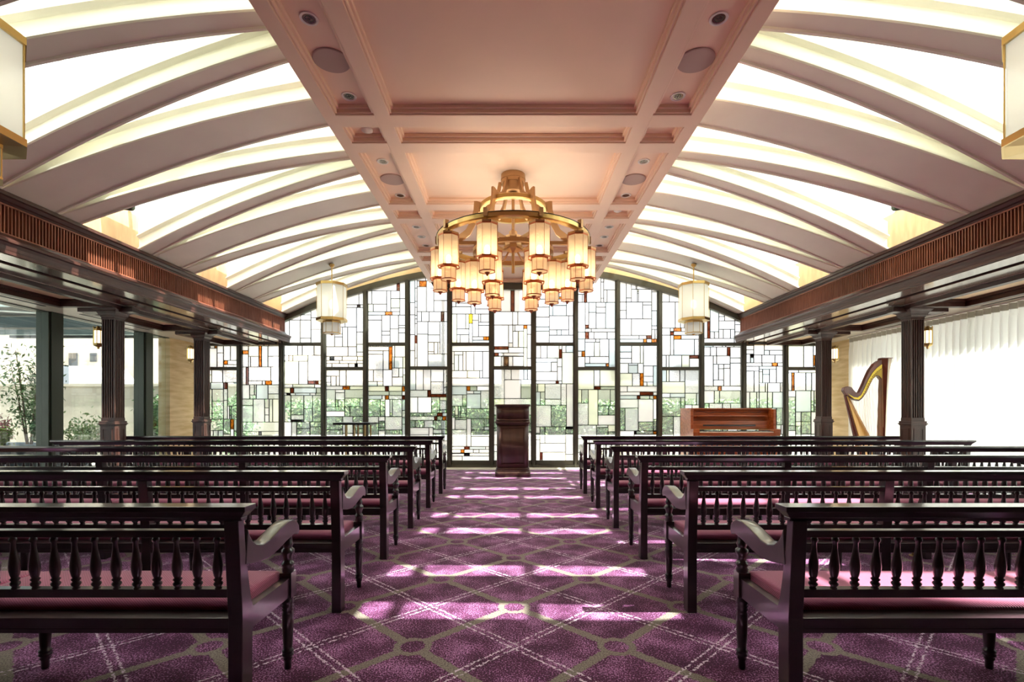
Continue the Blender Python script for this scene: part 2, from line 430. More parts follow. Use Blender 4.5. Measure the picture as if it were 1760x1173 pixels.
# skylight glazing
for idx, s in enumerate((-1, 1)):
    root = thing('window_%d' % (30+idx), None, None, kind='structure')
    g = MB()
    x0, z0, x1, z1 = 1.735, 4.62, 5.22, 3.88
    g.prism([(s*x0, z0), (s*x1, z1), (s*x1, z1+.012), (s*x0, z0+.012)], YB, WY+.1, 'y'); g.build('glass', M['sky_glass'], root)
    f = MB()
    for i in range(-6, 2):
        for dy in (-.98, 0):
            y = COLY[0]+BAY*i+dy
            if y > WY+.1: continue
            f.prism([(s*x0, z0+.01), (s*x1, z1+.01), (s*x1, z1+.10), (s*x0, z0+.10)], y-.03, y+.03, 'y')
    for X in (2.4, 3.1, 3.9, 4.55):
        z = z0+(z1-z0)*(X-x0)/(x1-x0)
        a, b = sorted((s*(X-.03), s*(X+.03))); f.box(a, b, YB, WY+.1, z+.012, z+.07)
    f.build('glazing_bar', M['rib'], root)
    bl = MB()  # diffusing panels added under the glass to narrow the sun bands
    def bpan(X0, X1, y0, y1):
        y0, y1 = max(y0, YB), min(y1, WY)
        if y1 <= y0: return
        za = z0+(z1-z0)*(X0-x0)/(x1-x0)-.07; zb_ = z0+(z1-z0)*(X1-x0)/(x1-x0)-.07
        bl.prism([(s*X0, za), (s*X1, zb_), (s*X1, zb_+.004), (s*X0, za+.004)], y0, y1, 'y')
    for i in range(-6, 2):
        yc = COLY[0]+BAY*i
        bpan(1.74, 3.75, yc-.24, yc+.20); bpan(1.74, 3.75, yc+.47, yc+1.46)  # gaps left where sun bands should reach the carpet
        bpan(3.75, 5.1, yc-.5, yc+.5)
    bpan(3.75, 5.1, 1.90, 2.43)  # extra panel added to keep sun off the floor near the first pews
    bl.build('added_diffuser', M['added_diffuser'], root)
# sides: beams
def profile_beam(idx, s):
    side = 'left' if s < 0 else 'right'
    root = thing('trim_%d' % (2+idx), None, None, kind='structure')
    Y0, Y1 = YB, WY-.06
    def pr(mb, pts): mb.prism([(s*a, b+CAMZ) for a, b in pts], Y0, Y1, 'y')
    c = MB(); pr(c, [(4.665,2.035),(4.665,2.0),(4.68,1.99),(4.70,1.965),(4.715,1.955),(4.73,1.935),(5.25,1.935),(5.25,2.035)])
    c.build('cornice', M['beamwood'], root)
    m = MB(); pr(m, [(4.588,1.575),(4.588,1.552),(4.60,1.542),(4.612,1.515),(4.617,1.49),(4.622,1.475),(4.622,1.45),(4.86,1.45),(4.86,1.47),(4.95,1.47),(4.95,1.45),(5.27,1.45),(5.27,1.66),(4.72,1.66),(4.70,1.645),(4.68,1.62),(4.63,1.60)])
    m.build('moulding', M['beamwood'], root)
    so = MB()
    for a, b in ((4.64,4.855),(4.955,5.27)):
        x0, x1 = sorted((s*a, s*b)); so.box(x0, x1, Y0, Y1, CAMZ+1.443, CAMZ+1.4495)
    so.build('soffit_panel', M['soffit'], root)
    k = MB(); x0, x1 = sorted((s*4.79, s*5.2)); k.box(x0, x1, Y0, Y1, CAMZ+1.655, CAMZ+1.94); k.build('backing', M['slatback'], root)
    sl = MB(); y = Y0; 
    while y < Y1:
        x0, x1 = sorted((s*4.722, s*4.785)); sl.box(x0, x1, y, y+.011, CAMZ+1.66, CAMZ+1.935); y += .0345
    x0, x1 = sorted((s*4.716, s*4.73)); sl.box(x0, x1, Y0, Y1, CAMZ+1.655, CAMZ+1.668); sl.box(x0, x1, Y0, Y1, CAMZ+1.922, CAMZ+1.936)
    sl.build('slat_screen', M['slat'], root)
    w = MB(); x0, x1 = sorted((s*5.22, s*5.32)); w.box(x0, x1, YB, WY+.1, CAMZ+2.03, CAMZ+2.74); w.build('spandrel', M['spandrel'], root)
    l = MB(); x0, x1 = sorted((s*5.10, s*5.14)); l.box(x0, x1, 0, WY-.4, CAMZ+2.036, CAMZ+2.05); l.build('light_strip', M['cove'], root)
    # wing ceiling and coffers
    wc = MB(); x0, x1 = sorted((s*5.19, s*(XW+.25)))
    wc.box(x0, x1, YB, WY+.1, CAMZ+1.56, CAMZ+2.1)
    xi, xo = 5.33, 5.99
    a, b = sorted((s*5.26, s*xi)); wc.box(a, b, YB, WY-.05, CAMZ+1.44, CAMZ+1.57)
    a, b = sorted((s*xo, s*(XW+.2))); wc.box(a, b, YB, WY-.05, CAMZ+1.43, CAMZ+1.57)
    for i in range(-5, 2):
        yc = COLY[0]+BAY*i; a, b = sorted((s*xi, s*xo))
        y1 = min(yc+.3, WY-.05)
        if yc-.2 < WY: wc.box(a, b, yc-.2, y1, CAMZ+1.43, CAMZ+1.57)
    wc.build('wing_ceiling', M['wing'], root)
    pn = MB(); tr = MB()
    for i in range(-4, 2):
        ya, yb = COLY[0]+BAY*(i-1)+.26, min(COLY[0]+BAY*i-.20, WY-.1)
        a, b = sorted((s*xi, s*xo)); pn.box(a, b, ya, yb, CAMZ+1.485, CAMZ+1.50)
        for (xa, xb, y0, y1) in ((xi-.05, xi+.04, ya-.05, yb+.05), (xo-.04, xo+.05, ya-.05, yb+.05), (xi+.04, xo-.04, ya-.05, ya+.04), (xi+.04, xo-.04, yb-.04, yb+.05)):
            a, b = sorted((s*xa, s*xb)); tr.box(a, b, y0, y1, CAMZ+1.39, CAMZ+1.50)
        for (xa, xb, y0, y1) in ((xi+.04, xi+.065, ya, yb), (xo-.065, xo-.04, ya, yb), (xi+.065, xo-.065, ya+.04, ya+.065), (xi+.065, xo-.065, yb-.065, yb-.04)):
            a, b = sorted((s*xa, s*xb)); tr.box(a, b, y0, y1, CAMZ+1.45, CAMZ+1.486)
    pn.build('ceiling_panel', M['wingpanel'], root); tr.build('panel_frame', M['beamwood'], root)
    sg = MB()
    for i in range(-4, 1):
        yc = COLY[0]+BAY*i-.98+.2; a, b = sorted((s*6.28, s*6.32)); sg.box(a, b, yc-.7, yc+.7, CAMZ+1.426, CAMZ+1.4295)
    sg.build('air_slot', M['black'], root)
    # pilaster
    p = MB(); a, b = sorted((s*(XW-.02), s*(XW+.2))); p.box(a, b, 9.66 if s < 0 else 9.5, WY+.1, 0, ZW)
    p.build('stone_pier', M['stone'], root)
for i, s in enumerate((-1, 1)): profile_beam(i, s)

# side windows (left visible, right behind curtain)
for idx, s in enumerate((-1, 1)):
    root = thing('window_%d' % (20+idx), None, None, kind='structure')
    f = MB(); yy = [9.66-.58 - 1.84*i for i in range(7)]
    for y in yy:
        hw = .12 if s < 0 else .02
        a, b = sorted((s*(XW-.03), s*(XW+.15 if s < 0 else XW+.08))); f.box(a, b, y-hw, y+hw, 0, ZW)
        a, b = sorted((s*(XW-.05), s*(XW-.03))); f.box(a, b, y-hw*.75, y+hw*.75, 0, ZW)
    f.build('mullion', M['greenframe'], root, bev=.004)
    h = MB(); a, b = sorted((s*(XW-.01), s*(XW+.1))); h.box(a, b, YB, 9.66, ZW-.03, ZW+.01); h.box(a, b, YB, 9.66, 0, .10); h.build('head_and_sill', M['greenframe'], root)
    g = MB(); a, b = sorted((s*(XW+.06), s*(XW+.07))); g.box(a, b, YB, 9.66, .1, ZW-.03); g.build('glass', M['clear'], root)

# ------------------------------------------------------------------ stained glass wall
PXM = WY/865
def ztop(X):
    X = abs(X)
    if X >= 4.835: return CAMZ+1.42
    return zs(X) - .11 if X > 1.74 else ZC - .10
ACC = """0 369 594 373 599 a;0 384 620 391 627 a;0 384 658 391 669 b;0 396 721 402 738 a
1 417 603 427 609 a;1 445 595 449.5 631 a;1 423 632 427 662 b;1 456 655 467 662 a;1 445 742 449 749 k
2 529 655 547 661 b;2 499 667 505 676 b;2 493 676 499 680 k;2 500 722 522 725.5 k;2 496 611 503 621 p
3 567 613 574 620 k;3 610 625 614.5 631 k;3 589 664 601 670 a;3 614 524 619 529 k
4 682 485 687 500 b;4 662 536 674 542 a;4 668.5 596 674 636 a;4 662 664 668 673 b;4 662 680 668 687 a;4 691 664 696 673 a;4 691 680 696 687 b
5 721 483 733 493 a;5 758 536 763 553 b;5 713 577 717 590 b;5 735 671 740.5 683 b;5 740.5 678 767 683 b;5 751.5 710 760.5 716 b;5 746.5 716 751.5 723 b;5 760.5 716 767 723 a
6 806 540 812 556 y;6 831 579 840 585 a;6 802 664 808 672 a;6 798 768 807 773 b;6 792 773 798 779 a;6 798 780 807 784.5 k
7 878 500 884 536 b;7 900 559 906 565 a;7 850 596 874 601 b;7 850 607 857 612.5 b;7 866 613 874 630 k
8 961 510.5 968.5 514.5 a;8 961 601 966 616 b;8 955.5 655 960 660 b;8 972 734 985.5 738 k;8 928 778 932.5 791 b
9 1004 498 1008.5 520 b;9 1006 559 1012 565 b;9 1006 571 1012 583 b;9 1000 604 1005.5 613.5 a;9 1041.5 625 1046.5 630.5 a;9 1021 664.5 1032 670 b
10 1111 577 1120 583 b;10 1106 583 1111.5 589 a;10 1120 583 1129 589 a;10 1100 642 1106 664 a;10 1100 674 1122.5 680 b;10 1095 680.5 1100 686.5 b;10 1123 680.5 1129 686.5 a;10 1122.5 742 1128.5 747 a;10 1090 741 1094 746.5 k
11 1158 564 1171 570 a;11 1152 570.5 1158 576.5 b;11 1158 577 1171 583.5 a;11 1185 611 1201 616.5 b
12 1216 552.5 1220.5 582 b;12 1250 597 1255 612 b;12 1234 664 1240 672 a
13 1290 609 1295.5 615 k;13 1327 624 1336.5 630 a
14 1361 641 1365 672 a;14 1398 611 1401 629 a"""
ACCK = {'a':'g_amber','b':'g_brown','k':'g_black','p':'g_peach','y':'g_yellow'}
acc = {}
for item in ACC.replace('\n', ';').split(';'):
    q = item.split(); b = int(q[0]); x0, y0, x1, y1 = map(float, q[1:5])
    acc.setdefault(b, []).append(((x0-880)*PXM-.013, (x1-880)*PXM-.013, CAMZ+(709-y1)*PXM, CAMZ+(709-y0)*PXM, ACCK[q[5]]))
rnd = random.Random(11)
def split(reg, ac, out):
    x0, x1, z0, z1 = reg; w = x1-x0; h = z1-z0
    if w < .004 or h < .004: return
    if ac:
        if len(ac) == 1:
            a = ac[0]
            if abs(a[0]-x0) < .003 and abs(a[1]-x1) < .003 and abs(a[2]-z0) < .003 and abs(a[3]-z1) < .003:
                out.append((x0, x1, z0, z1, a[4])); return
        cands = []
        for a in ac:
            for t, v in (('x', a[0]), ('x', a[1]), ('z', a[2]), ('z', a[3])):
                if t == 'x' and x0+.003 < v < x1-.003 and not any(q[0]+.002 < v < q[1]-.002 for q in ac): cands.append((t, v))
                if t == 'z' and z0+.003 < v < z1-.003 and not any(q[2]+.002 < v < q[3]-.002 for q in ac): cands.append((t, v))
        if cands:
            # prefer splits which do not leave slivers
            zc = [c for c in cands if c[0] == 'z'] if h > 1.2*w and rnd.random() < .75 else cands
            t, v = rnd.choice(zc or cands)
            if t == 'x':
                split((x0, v, z0, z1), [a for a in ac if a[0] < v-.001], out); split((v, x1, z0, z1), [a for a in ac if a[1] > v+.001], out)
            else:
                split((x0, x1, z0, v), [a for a in ac if a[2] < v-.001], out); split((x0, x1, v, z1), [a for a in ac if a[3] > v+.001], out)
            return
        out.append((x0, x1, z0, z1, ac[0][4])); return
    area = w*h
    stop = area < .016 or (area < .16 and rnd.random() < .42) or (area < .06 and rnd.random() < .6)
    if stop and max(w, h)/min(w, h) < 7:
        zc = (z0+z1)/2; u = rnd.random()
        if zc > 2.6:  t = 'g_white' if u < .42 else 'g_opal' if u < .76 else 'g_ham' if u < .88 else 'g_grey' if u < .95 else 'g_green'
        elif zc > 1.75: t = 'g_white' if u < .28 else 'g_opal' if u < .5 else 'g_ham' if u < .68 else 'g_seed' if u < .78 else 'g_grey' if u < .92 else 'g_green'
        else: t = 'g_clear' if u < .46 else 'g_white' if u < .56 else 'g_opal' if u < .66 else 'g_ham' if u < .76 else 'g_seed' if u < .86 else 'g_green' if u < .92 else 'g_grey'
        out.append((x0, x1, z0, z1, t)); return
    f = rnd.choice((.2,.28,.36,.5,.62,.72,.82))
    if (w > h*1.15 or (w > h*.55 and rnd.random() < .5)) and w > .1:
        v = x0+w*f; split((x0, v, z0, z1), [], out); split((v, x1, z0, z1), [], out)
    elif h > .08:
        v = z0+h*f; split((x0, x1, z0, v), [], out); split((x0, x1, v, z1), [], out)
    else: out.append((x0, x1, z0, z1, 'g_white'))
bx = [(412+72.15*k-880)*PXM-.013+.0 for k in range(14)]
bx = [-XW+.0] + bx + [XW-.0]
TR = {0:634,2:592,3:634,4:592,5:633,6:592,7:633,8:592,9:634,10:592,11:634,12:592,14:634}
def clip_poly(x0, x1, z0, z1):
    """rectangle clipped under the sloping head line of the bay (head as a polyline of 4 steps)"""
    if z1 <= min(ztop(x0+.0001), ztop(x1-.0001)) - .0: return [(x0,z0),(x1,z0),(x1,z1),(x0,z1)]
    pts = []; N = 6
    top = []
    for i in range(N+1):
        x = x0+.0001+(x1-x0-.0002)*i/N; top.append((x, max(z0, min(z1, ztop(x)))))
    if max(t[1] for t in top) <= z0+.002: return None
    return [(x0,z0),(x1,z0)] + top[::-1]
for b in range(15):
    root = thing('window_%d' % (b+1), None, None, kind='structure')
    xa, xb = bx[b]+.05, bx[b+1]-.05
    if b in (2, 12): pass
    out = []
    zmax = max(ztop(bx[b]+.01), ztop(bx[b+1]-.01), ztop((bx[b]+bx[b+1])/2))
    zt = CAMZ+(709-TR[b])*PXM if b in TR else None
    al = acc.get(b, [])
    segs = [(.14, zt-.03), (zt+.03, zmax)] if zt else [(.14, zmax)]
    for z0, z1 in segs:
        inn = [a for a in al if a[2] >= z0-.02 and a[3] <= z1+.02]
        inn = [(max(a[0], xa), min(a[1], xb), max(a[2], z0), min(a[3], z1), a[4]) for a in inn]
        split((xa, xb, z0, z1), inn, out)
    mats = ['g_white','g_opal','g_ham','g_seed','g_clear','g_grey','g_green','g_peach','g_amber','g_brown','g_black','g_yellow']
    g = MB(); ld = MB()
    for (x0, x1, z0, z1, t) in out:
        poly = clip_poly(x0, x1, z0, z1)
        if not poly: continue
        zz = max(p[1] for p in poly)
        g.cur = mats.index(t); g.add([(x, WY+.004, z) for x, z in poly], [tuple(range(len(poly)))])
        w = .0058
        for (p, q) in zip(poly, poly[1:]+poly[:1]):
            dx, dz = q[0]-p[0], q[1]-p[1]; L = sqrt(dx*dx+dz*dz)
            if L < .01: continue
            if abs(dx) < 1e-4: ld.box(p[0]-w, p[0]+w, WY-.006, WY+.012, min(p[1],q[1]), max(p[1],q[1]))
            elif abs(dz) < 1e-4: ld.box(min(p[0],q[0]), max(p[0],q[0]), WY-.006, WY+.012, p[1]-w, p[1]+w)
    g.build('glass', [M[k] for k in mats], root)
    ld.build('lead_came', M['lead'], root)
    f = MB()
    f.box(bx[b], bx[b+1], WY-.05, WY+.06, 0.0, .06); f.box(bx[b]+.03, bx[b+1]-.03, WY-.035, WY+.05, .06, .14)
    for (x, d) in ((bx[b], 1), (bx[b+1], -1)):
        a, c = sorted((x, x+d*.028)); f.box(a, c, WY-.07, WY+.07, 0, ztop(x+d*.03)+.02)
        a, c = sorted((x+d*.028, x+d*.05)); f.box(a, c, WY-.035, WY+.05, 0, ztop(x+d*.04)+.02)
    if zt: f.box(bx[b]+.05, bx[b+1]-.05, WY-.04, WY+.05, zt-.03, zt+.03)
    # head
    N = 8
    if zmax > CAMZ+1.5 and abs(bx[b]+bx[b+1])/2 > 1.3:
        for i in range(N):
            x0 = bx[b]+(bx[b+1]-bx[b])*i/N; x1 = bx[b]+(bx[b+1]-bx[b])*(i+1)/N
            za, zb2 = ztop(x0+(.001)), ztop(x1-.001)
            f.prism([(x0, za), (x1, zb2), (x1, zb2+.13), (x0, za+.13)], WY-.07, WY+.07, 'y')
    else: f.box(bx[b], bx[b+1], WY-.07, WY+.07, zmax-.04, zmax+.09)
    if b in (2, 12): pass
    f.build('frame', M['frame'], root)
# transom at beam level continuing, wall above the glass
g = MB()
N = 40
xs = [-5.3+10.6*i/N for i in range(N+1)]
for i in range(N):
    x0, x1 = xs[i], xs[i+1]
    def zz(x):
        x = abs(x)
        return CAMZ+1.96 if x >= 4.82 else (zs(x) if x > 1.74 else ZC+.0)
    g.prism([(x0, zz(x0)-.01), (x1, zz(x1)-.01), (x1, 4.85), (x0, 4.85)], WY+.0, WY+.12, 'y')
for s in (-1, 1):
    a, b = sorted((s*4.85, s*(XW+.2))); g.box(a, b, WY+0, WY+.12, ZW-.05, CAMZ+2.1)
struct(g, 'wall_front', M['beige'])

# ------------------------------------------------------------------ pews
L = 4.47
def turned(z0, z1, r, c, mb, seg=12, kind='leg'):
    h = z1-z0
    if kind == 'leg': pr = [(0,.5),(.02,.62),(.12,.62),(.15,.85),(.17,.62),(.19,1.0),(.21,1.0),(.225,.8),(.24,1.0),(.26,1.0),(.275,.75),(.32,.8),(.6,.98),(.76,1.0),(.80,.82),(.82,1.05),(.845,.85),(.87,1.08),(.89,.85),(.92,1.1),(.95,.95),(1,.95)]
    elif kind == 'arm': pr = [(0,1.05),(.08,1.1),(.14,.9),(.18,1.12),(.24,1.12),(.28,.85),(.34,.8),(.42,.9),(.52,1.2),(.60,1.15),(.64,.8),(.68,.8),(.74,1.0),(.8,.8),(.9,.75),(1,.8)]
    else: pr = [(0,.72),(.03,.74),(.05,.55),(.09,.9),(.12,.9),(.15,.6),(.19,.92),(.22,.6),(.26,.78),(.36,.98),(.44,1.0),(.55,.85),(.75,.52),(.88,.45),(.91,.7),(.95,.7),(.97,.5),(1,.5)]
    mb.lathe([(r*q, z0+t*h) for t, q in pr], c, seg)
def make_pew(label):
    root = thing('pew', label, 'pew', group='wooden pews with pink cushions')
    W_ = M['pewwood']
    t = MB(); t.frus((-.012,L+.012,-.02,.01), .758, (-.012,L+.012,-.03,.014), .772); t.frus((-.012,L+.012,-.03,.014), .772, (-.036,L+.036,-.052,.022), .797); t.box(-.038, L+.038, -.055, .024, .797, .816)
    t.build('top_rail', W_, root, bev=.002)
    px = [0, 1.1095, 2.219-.0, 3.3285, L-.053]
    for i, x in enumerate(px):
        p = MB()
        w = .053
        yo = 0 if i in (0, 4) else 0
        p.prism([(0,0),(.072,0),(.075,.36),(.078,.42),(.062,.46),(.045,.54),(.026,.64),(.012,.76),(-.028,.76),(-.016,.60),(-.004,.46),(0,.40)], x, x+w, 'x')
        p.build('rear_post', W_, root, bev=.003)
        q = MB(); cx = x+w/2 - (0 if i in (0,4) else 0)
        q.box(cx-.026, cx+.026, .405, .457, .325, .435 if i in (0,4) else .40); turned(0, .325, .025, (cx,.431,0), q)
        q.build('front_leg', W_, root)
        if i in (0, 4):
            a = MB(); turned(.435, .602, .024, (cx,.431,0), a, 12, 'arm'); a.build('arm_post', W_, root)
            r = MB()
            pts = [(.035,.72),(.05,.69),(.07,.665),(.10,.645),(.15,.632),(.21,.636),(.30,.66),(.37,.674),(.42,.672),(.46,.655),(.485,.63),(.488,.605),(.475,.592),(.455,.598),(.43,.603),(.36,.592),(.28,.574),(.2,.563),(.12,.57),(.02,.59)]
            r.prism(pts, cx-.029, cx+.029, 'x', True); o = r.build('armrest', W_, root, bev=.004)
            s = MB(); s.box(cx-.018, cx+.018, .07, .41, .33, .412); s.build('side_rail', W_, root)
    m = MB(); m.box(.053, L-.053, -.022, .014, .70, .725); m.build('middle_rail', W_, root, bev=.002)
    m = MB(); m.box(.053, L-.053, -.004, .032, .477, .508); m.build('lower_rail', W_, root, bev=.002)
    m = MB(); m.box(.02, L-.02, .004, .45, .362, .40); m.box(.053, L-.053, .004, .03, .345, .362); m.box(.053, L-.053, .42, .45, .33, .362); m.build('seat_frame', W_, root, bev=.002)
    px2 = px+[]
    cm = None
    for i in range(4):
        x0 = px[i]+(.055 if i == 0 else .028); x1 = px[i+1]+(.025 if i < 3 else -.004)
        if cm is None:
            c = MB(); w = 1.0865
            N = 20
            # rounded cushion: superellipse-ish top
            secs = []
            yy = [(.078,.401),(.074,.415),(.078,.430),(.09,.440),(.12,.446),(.26,.450),(.40,.446),(.432,.438),(.445,.426),(.447,.412),(.44,.401)]
            xs_ = [0,.004,.014,.04,w-.04,w-.014,w-.004,w]; sc = [.6,.85,.96,1,1,.96,.85,.6]
            vs = []
            for xx, k in zip(xs_, sc):
                for (a, b) in yy: vs.append((xx, .26+(a-.26)*(.97+.03*k), .401+(b-.401)*k))
            n = len(yy); fs = []
            for a in range(len(xs_)-1):
                for k in range(n-1): fs.append((a*n+k, a*n+k+1, (a+1)*n+k+1, (a+1)*n+k))
            c.add(vs, fs, True); c.add(vs[:n], [tuple(range(n))]); c.add(vs[-n:], [tuple(range(n))])
            co = c.build('cushion', M['cushion'], root); cm = co.data; co.location = (x0, 0, 0)
        else:
            co = bpy.data.objects.new('cushion', cm); COL.objects.link(co); co.parent = root; co.location = (x0, 0, 0)
        co.scale = ((x1-x0)/1.0865, 1, 1)
    bm_ = None
    for i in range(4):
        a, b = px[i]+.053, px[i+1]
        for k in range(14):
            x = a+(b-a)*(k+.5)/14
            if bm_ is None:
                q = MB(); turned(0, .196, .0175, (0,0,0), q, 10, 'bal'); o = q.build('baluster', W_, root); bm_ = o.data
            else:
                o = bpy.data.objects.new('baluster', bm_); COL.objects.link(o); o.parent = root
            o.location = (x, .006, .506)
            o.rotation_euler = (radians(3), 0, 0)
    return root
ordl = ['nearest row', 'second row from the camera', 'third row from the camera', 'fourth row from the camera', 'fifth row from the camera', 'front row nearest the glass wall']
pew0 = None
for i in range(6):
    for s in (-1, 1):
        lab = 'dark wooden pew %s of the aisle, %s' % ('left' if s < 0 else 'right', ordl[i])
        loc = (.992 if s > 0 else -.992-L, 1.827+1.05*i, 0)
        if pew0 is None: pew0 = make_pew(lab); pew0.location = loc
        else: copy_tree(pew0, loc, lab)

# ------------------------------------------------------------------ columns
def make_column(label, s):
    root = thing('column', label, 'column', group='fluted wooden columns')
    h = .09
    b = MB(); b.box(-.115,.115,-.115,.115,0,.10); b.box(-.10,.10,-.10,.10,.10,.99)
    b.box(-.118,.118,-.118,.118,.985,1.0); b.box(-.108,.108,-.108,.108,.97,1.03)
    b.build('pedestal', M['colwood'], root, bev=.004)
    pn = MB()
    for a in range(4):
        for (x0,x1,z0,z1) in ((-.065,.065,.18,.19),(-.065,.065,.92,.93),(-.065,-.055,.18,.93),(.055,.065,.18,.93)):
            if a == 0: pn.box(x0,x1,-.106,-.099,z0,z1)
            elif a == 1: pn.box(x0,x1,.099,.106,z0,z1)
            elif a == 2: pn.box(-.106,-.099,x0,x1,z0,z1)
            else: pn.box(.099,.106,x0,x1,z0,z1)
    pn.build('panel_bead', M['colwood'], root)
    # fluted shaft cross-section
    side = []
    nf = 5; w = .175; mg = .012; fw = (w-2*mg)/nf
    for k in range(nf):
        a = -w/2+mg+k*fw
        side += [(a+.006, 0), (a+.008, .009), (a+fw*.5, .013), (a+fw-.008, .009), (a+fw-.006, 0)]
    poly = []
    for q in range(4):
        for (t, d) in [(-w/2, 0)]+side:
            x, y = t, -w/2+d
            for _ in range(q): x, y = -y, x
            poly.append((x, y))
    sh = MB(); sh.prism(poly, 1.07, 2.40, 'z'); sh.build('shaft', M['colwood'], root)
    nk = MB(); nk.box(-.092,.092,-.092,.092,1.03,1.075); nk.box(-.092,.092,-.092,.092,2.395,2.43); nk.build('collar', M['colwood'], root, bev=.003)
    c = MB()
    zz = [(2.43,.095),(2.445,.10),(2.455,.112),(2.475,.118),(2.50,.13),(2.515,.15),(2.53,.16),(2.588,.165)]
    for (z0, r0), (z1, r1) in zip(zz, zz[1:]): c.frus((-r0,r0,-r0,r0), z0, (-r1,r1,-r1,r1), z1)
    c.build('capital', M['colwood'], root)
    br = MB(); x0, x1 = sorted((-s*.32, s*.42)); br.box(x0, x1, -.08, .05, 2.505, 2.555); br.box(min(x0,x1)+.02, max(x0,x1)-.02, -.06, .04, 2.555, 2.578); br.build('bracket', M['beamwood'], root)
    return root
pos = ['nearest the glass wall', 'second from the glass wall', 'third from the glass wall, beside the middle pews']
for s in (-1, 1):
    for i, y in enumerate(COLY):
        lab = 'square fluted brown wooden column on the %s side, %s' % ('left' if s < 0 else 'right', pos[i])
        if i == 0: c0 = make_column(lab, s); c0.location = (s*5.44, y, 0)
        else: copy_tree(c0, (s*5.44, y, 0), lab)

# ------------------------------------------------------------------ sconces
def make_sconce(label, s):
    root = thing('wall_lantern', label, 'wall lamp', group='brass lanterns on the columns')
    g = MB(); g.lathe([(.048,-.085),(.048,.085)], (0,0,0), 8, False, pi/8); g.build('glass', M['sconceglass'], root)
    f = MB(); f.lathe([(.012,-.16),(.018,-.135),(.04,-.125),(.058,-.11),(.058,-.085),(.05,-.083)], (0,0,0), 8, False, pi/8)
    f.lathe([(.05,.083),(.06,.085),(.06,.11),(.052,.125),(.03,.13),(.012,.15)], (0,0,0), 8, False, pi/8)
    for k in range(8):
        a = 2*pi*k/8+pi/8; x, y = .053*cos(a), .053*sin(a); f.box(x-.004, x+.004, y-.004, y+.004, -.09, .14)
    f.build('frame', M['gold'], root)
    a = MB(); x0, x1 = sorted((-s*.05, -s*.10)); a.box(x0, x1, -.012, .012, .09, .115); x0, x1 = sorted((-s*.088, -s*.1)); a.box(x0, x1, -.03, .03, .02, .15); a.build('arm', M['gold'], root)
    return root
for s in (-1, 1):
    for i, y in enumerate(COLY):
        lab = 'small lit octagonal brass lantern on the %s column %s' % ('left' if s < 0 else 'right', ['nearest the glass wall', 'second from the glass wall', 'third from the glass wall'][i])
        if i == 0: q0 = make_sconce(lab, s); q0.location = (s*(5.44+.1875), y-.02, 2.17)
        else: copy_tree(q0, (s*(5.44+.1875), y-.02, 2.17), lab)

# ------------------------------------------------------------------ octagonal glass lantern
def oct_lantern(mb_g, mb_f, R, z1, z0, zb, r2, tip, fr=.004, cap=.02):
    """upper body z0..z1 radius R, lower body zb..z0 radius r2, pointed tip below"""
    rot = pi/8
    mb_g.lathe([(R*.97, z0), (R*.97, z1)], (0,0,0), 8, False, rot)
    mb_g.lathe([(r2*.97, zb), (r2*.97, z0)], (0,0,0), 8, False, rot)
    for k in range(8):
        a = 2*pi*k/8+rot
        for (rr, za, zc) in ((R, z0, z1), (r2, zb, z0)):
            x, y = rr*cos(a), rr*sin(a); mb_f.box(x-fr/2, x+fr/2, y-fr/2, y+fr/2, za, zc)
    def band(r, z, h, e=.006): mb_f.ring((0,0,z), [((r+e), 0), ((r+e), h), ((r-e), h), ((r-e), 0)], 8, rot, 2*pi+rot)
    return band
def pendant(label):
    root = thing('pendant_lantern', label, 'pendant lamp', group='large octagonal pendant lanterns')
    g, f = MB(), MB()
    band = oct_lantern(g, f, .25, .61, .0, -.23, .145, 0, .006)
    g.build('glass_shade', M['pshade'], root)
    band(.25, .59, .045, .012); band(.25, -.02, .045, .014); band(.145, -.05, .03, .008); band(.145, -.235, .014, .008)
    f.lathe([(.25,.625),(.1,.64),(.03,.66),(.012,.68)], (0,0,0), 8, False, pi/8)
    f.lathe([(.25,-.02),(.14,-.03)], (0,0,0), 8, False, pi/8)
    f.lathe([(.004,-.27),(.02,-.255),(.03,-.24)], (0,0,0), 8, False, pi/8)
    f.build('brass_frame', M['gold'], root)
    r = MB(); r.lathe([(.010,.66),(.010,.97)], (0,0,0), 8); r.lathe([(.02,.93),(.045,.955),(.045,.985),(.0,.985)], (0,0,0), 12); r.build('rod', M['gold'], root)
    b = MB(); b.lathe([(.01,.2),(.04,.22),(.05,.28),(.04,.34),(.01,.36)], (0,0,0), 10); b.build('bulb', M['bulb2'], root)
    return root
ZP = zs(3.17)-.98
p0 = pendant('white glass octagonal pendant lantern hanging on the left near the glass wall'); p0.location = (-3.167, 8.81, ZP)
copy_tree(p0, (3.167, 8.81, ZP), 'white glass octagonal pendant lantern hanging on the right near the glass wall, above the piano')
copy_tree(p0, (-3.167, 2.92, ZP), 'white glass octagonal pendant lantern cut off by the left edge of the photo')
copy_tree(p0, (3.167, 2.92, ZP), 'white glass octagonal pendant lantern cut off by the right edge of the photo')

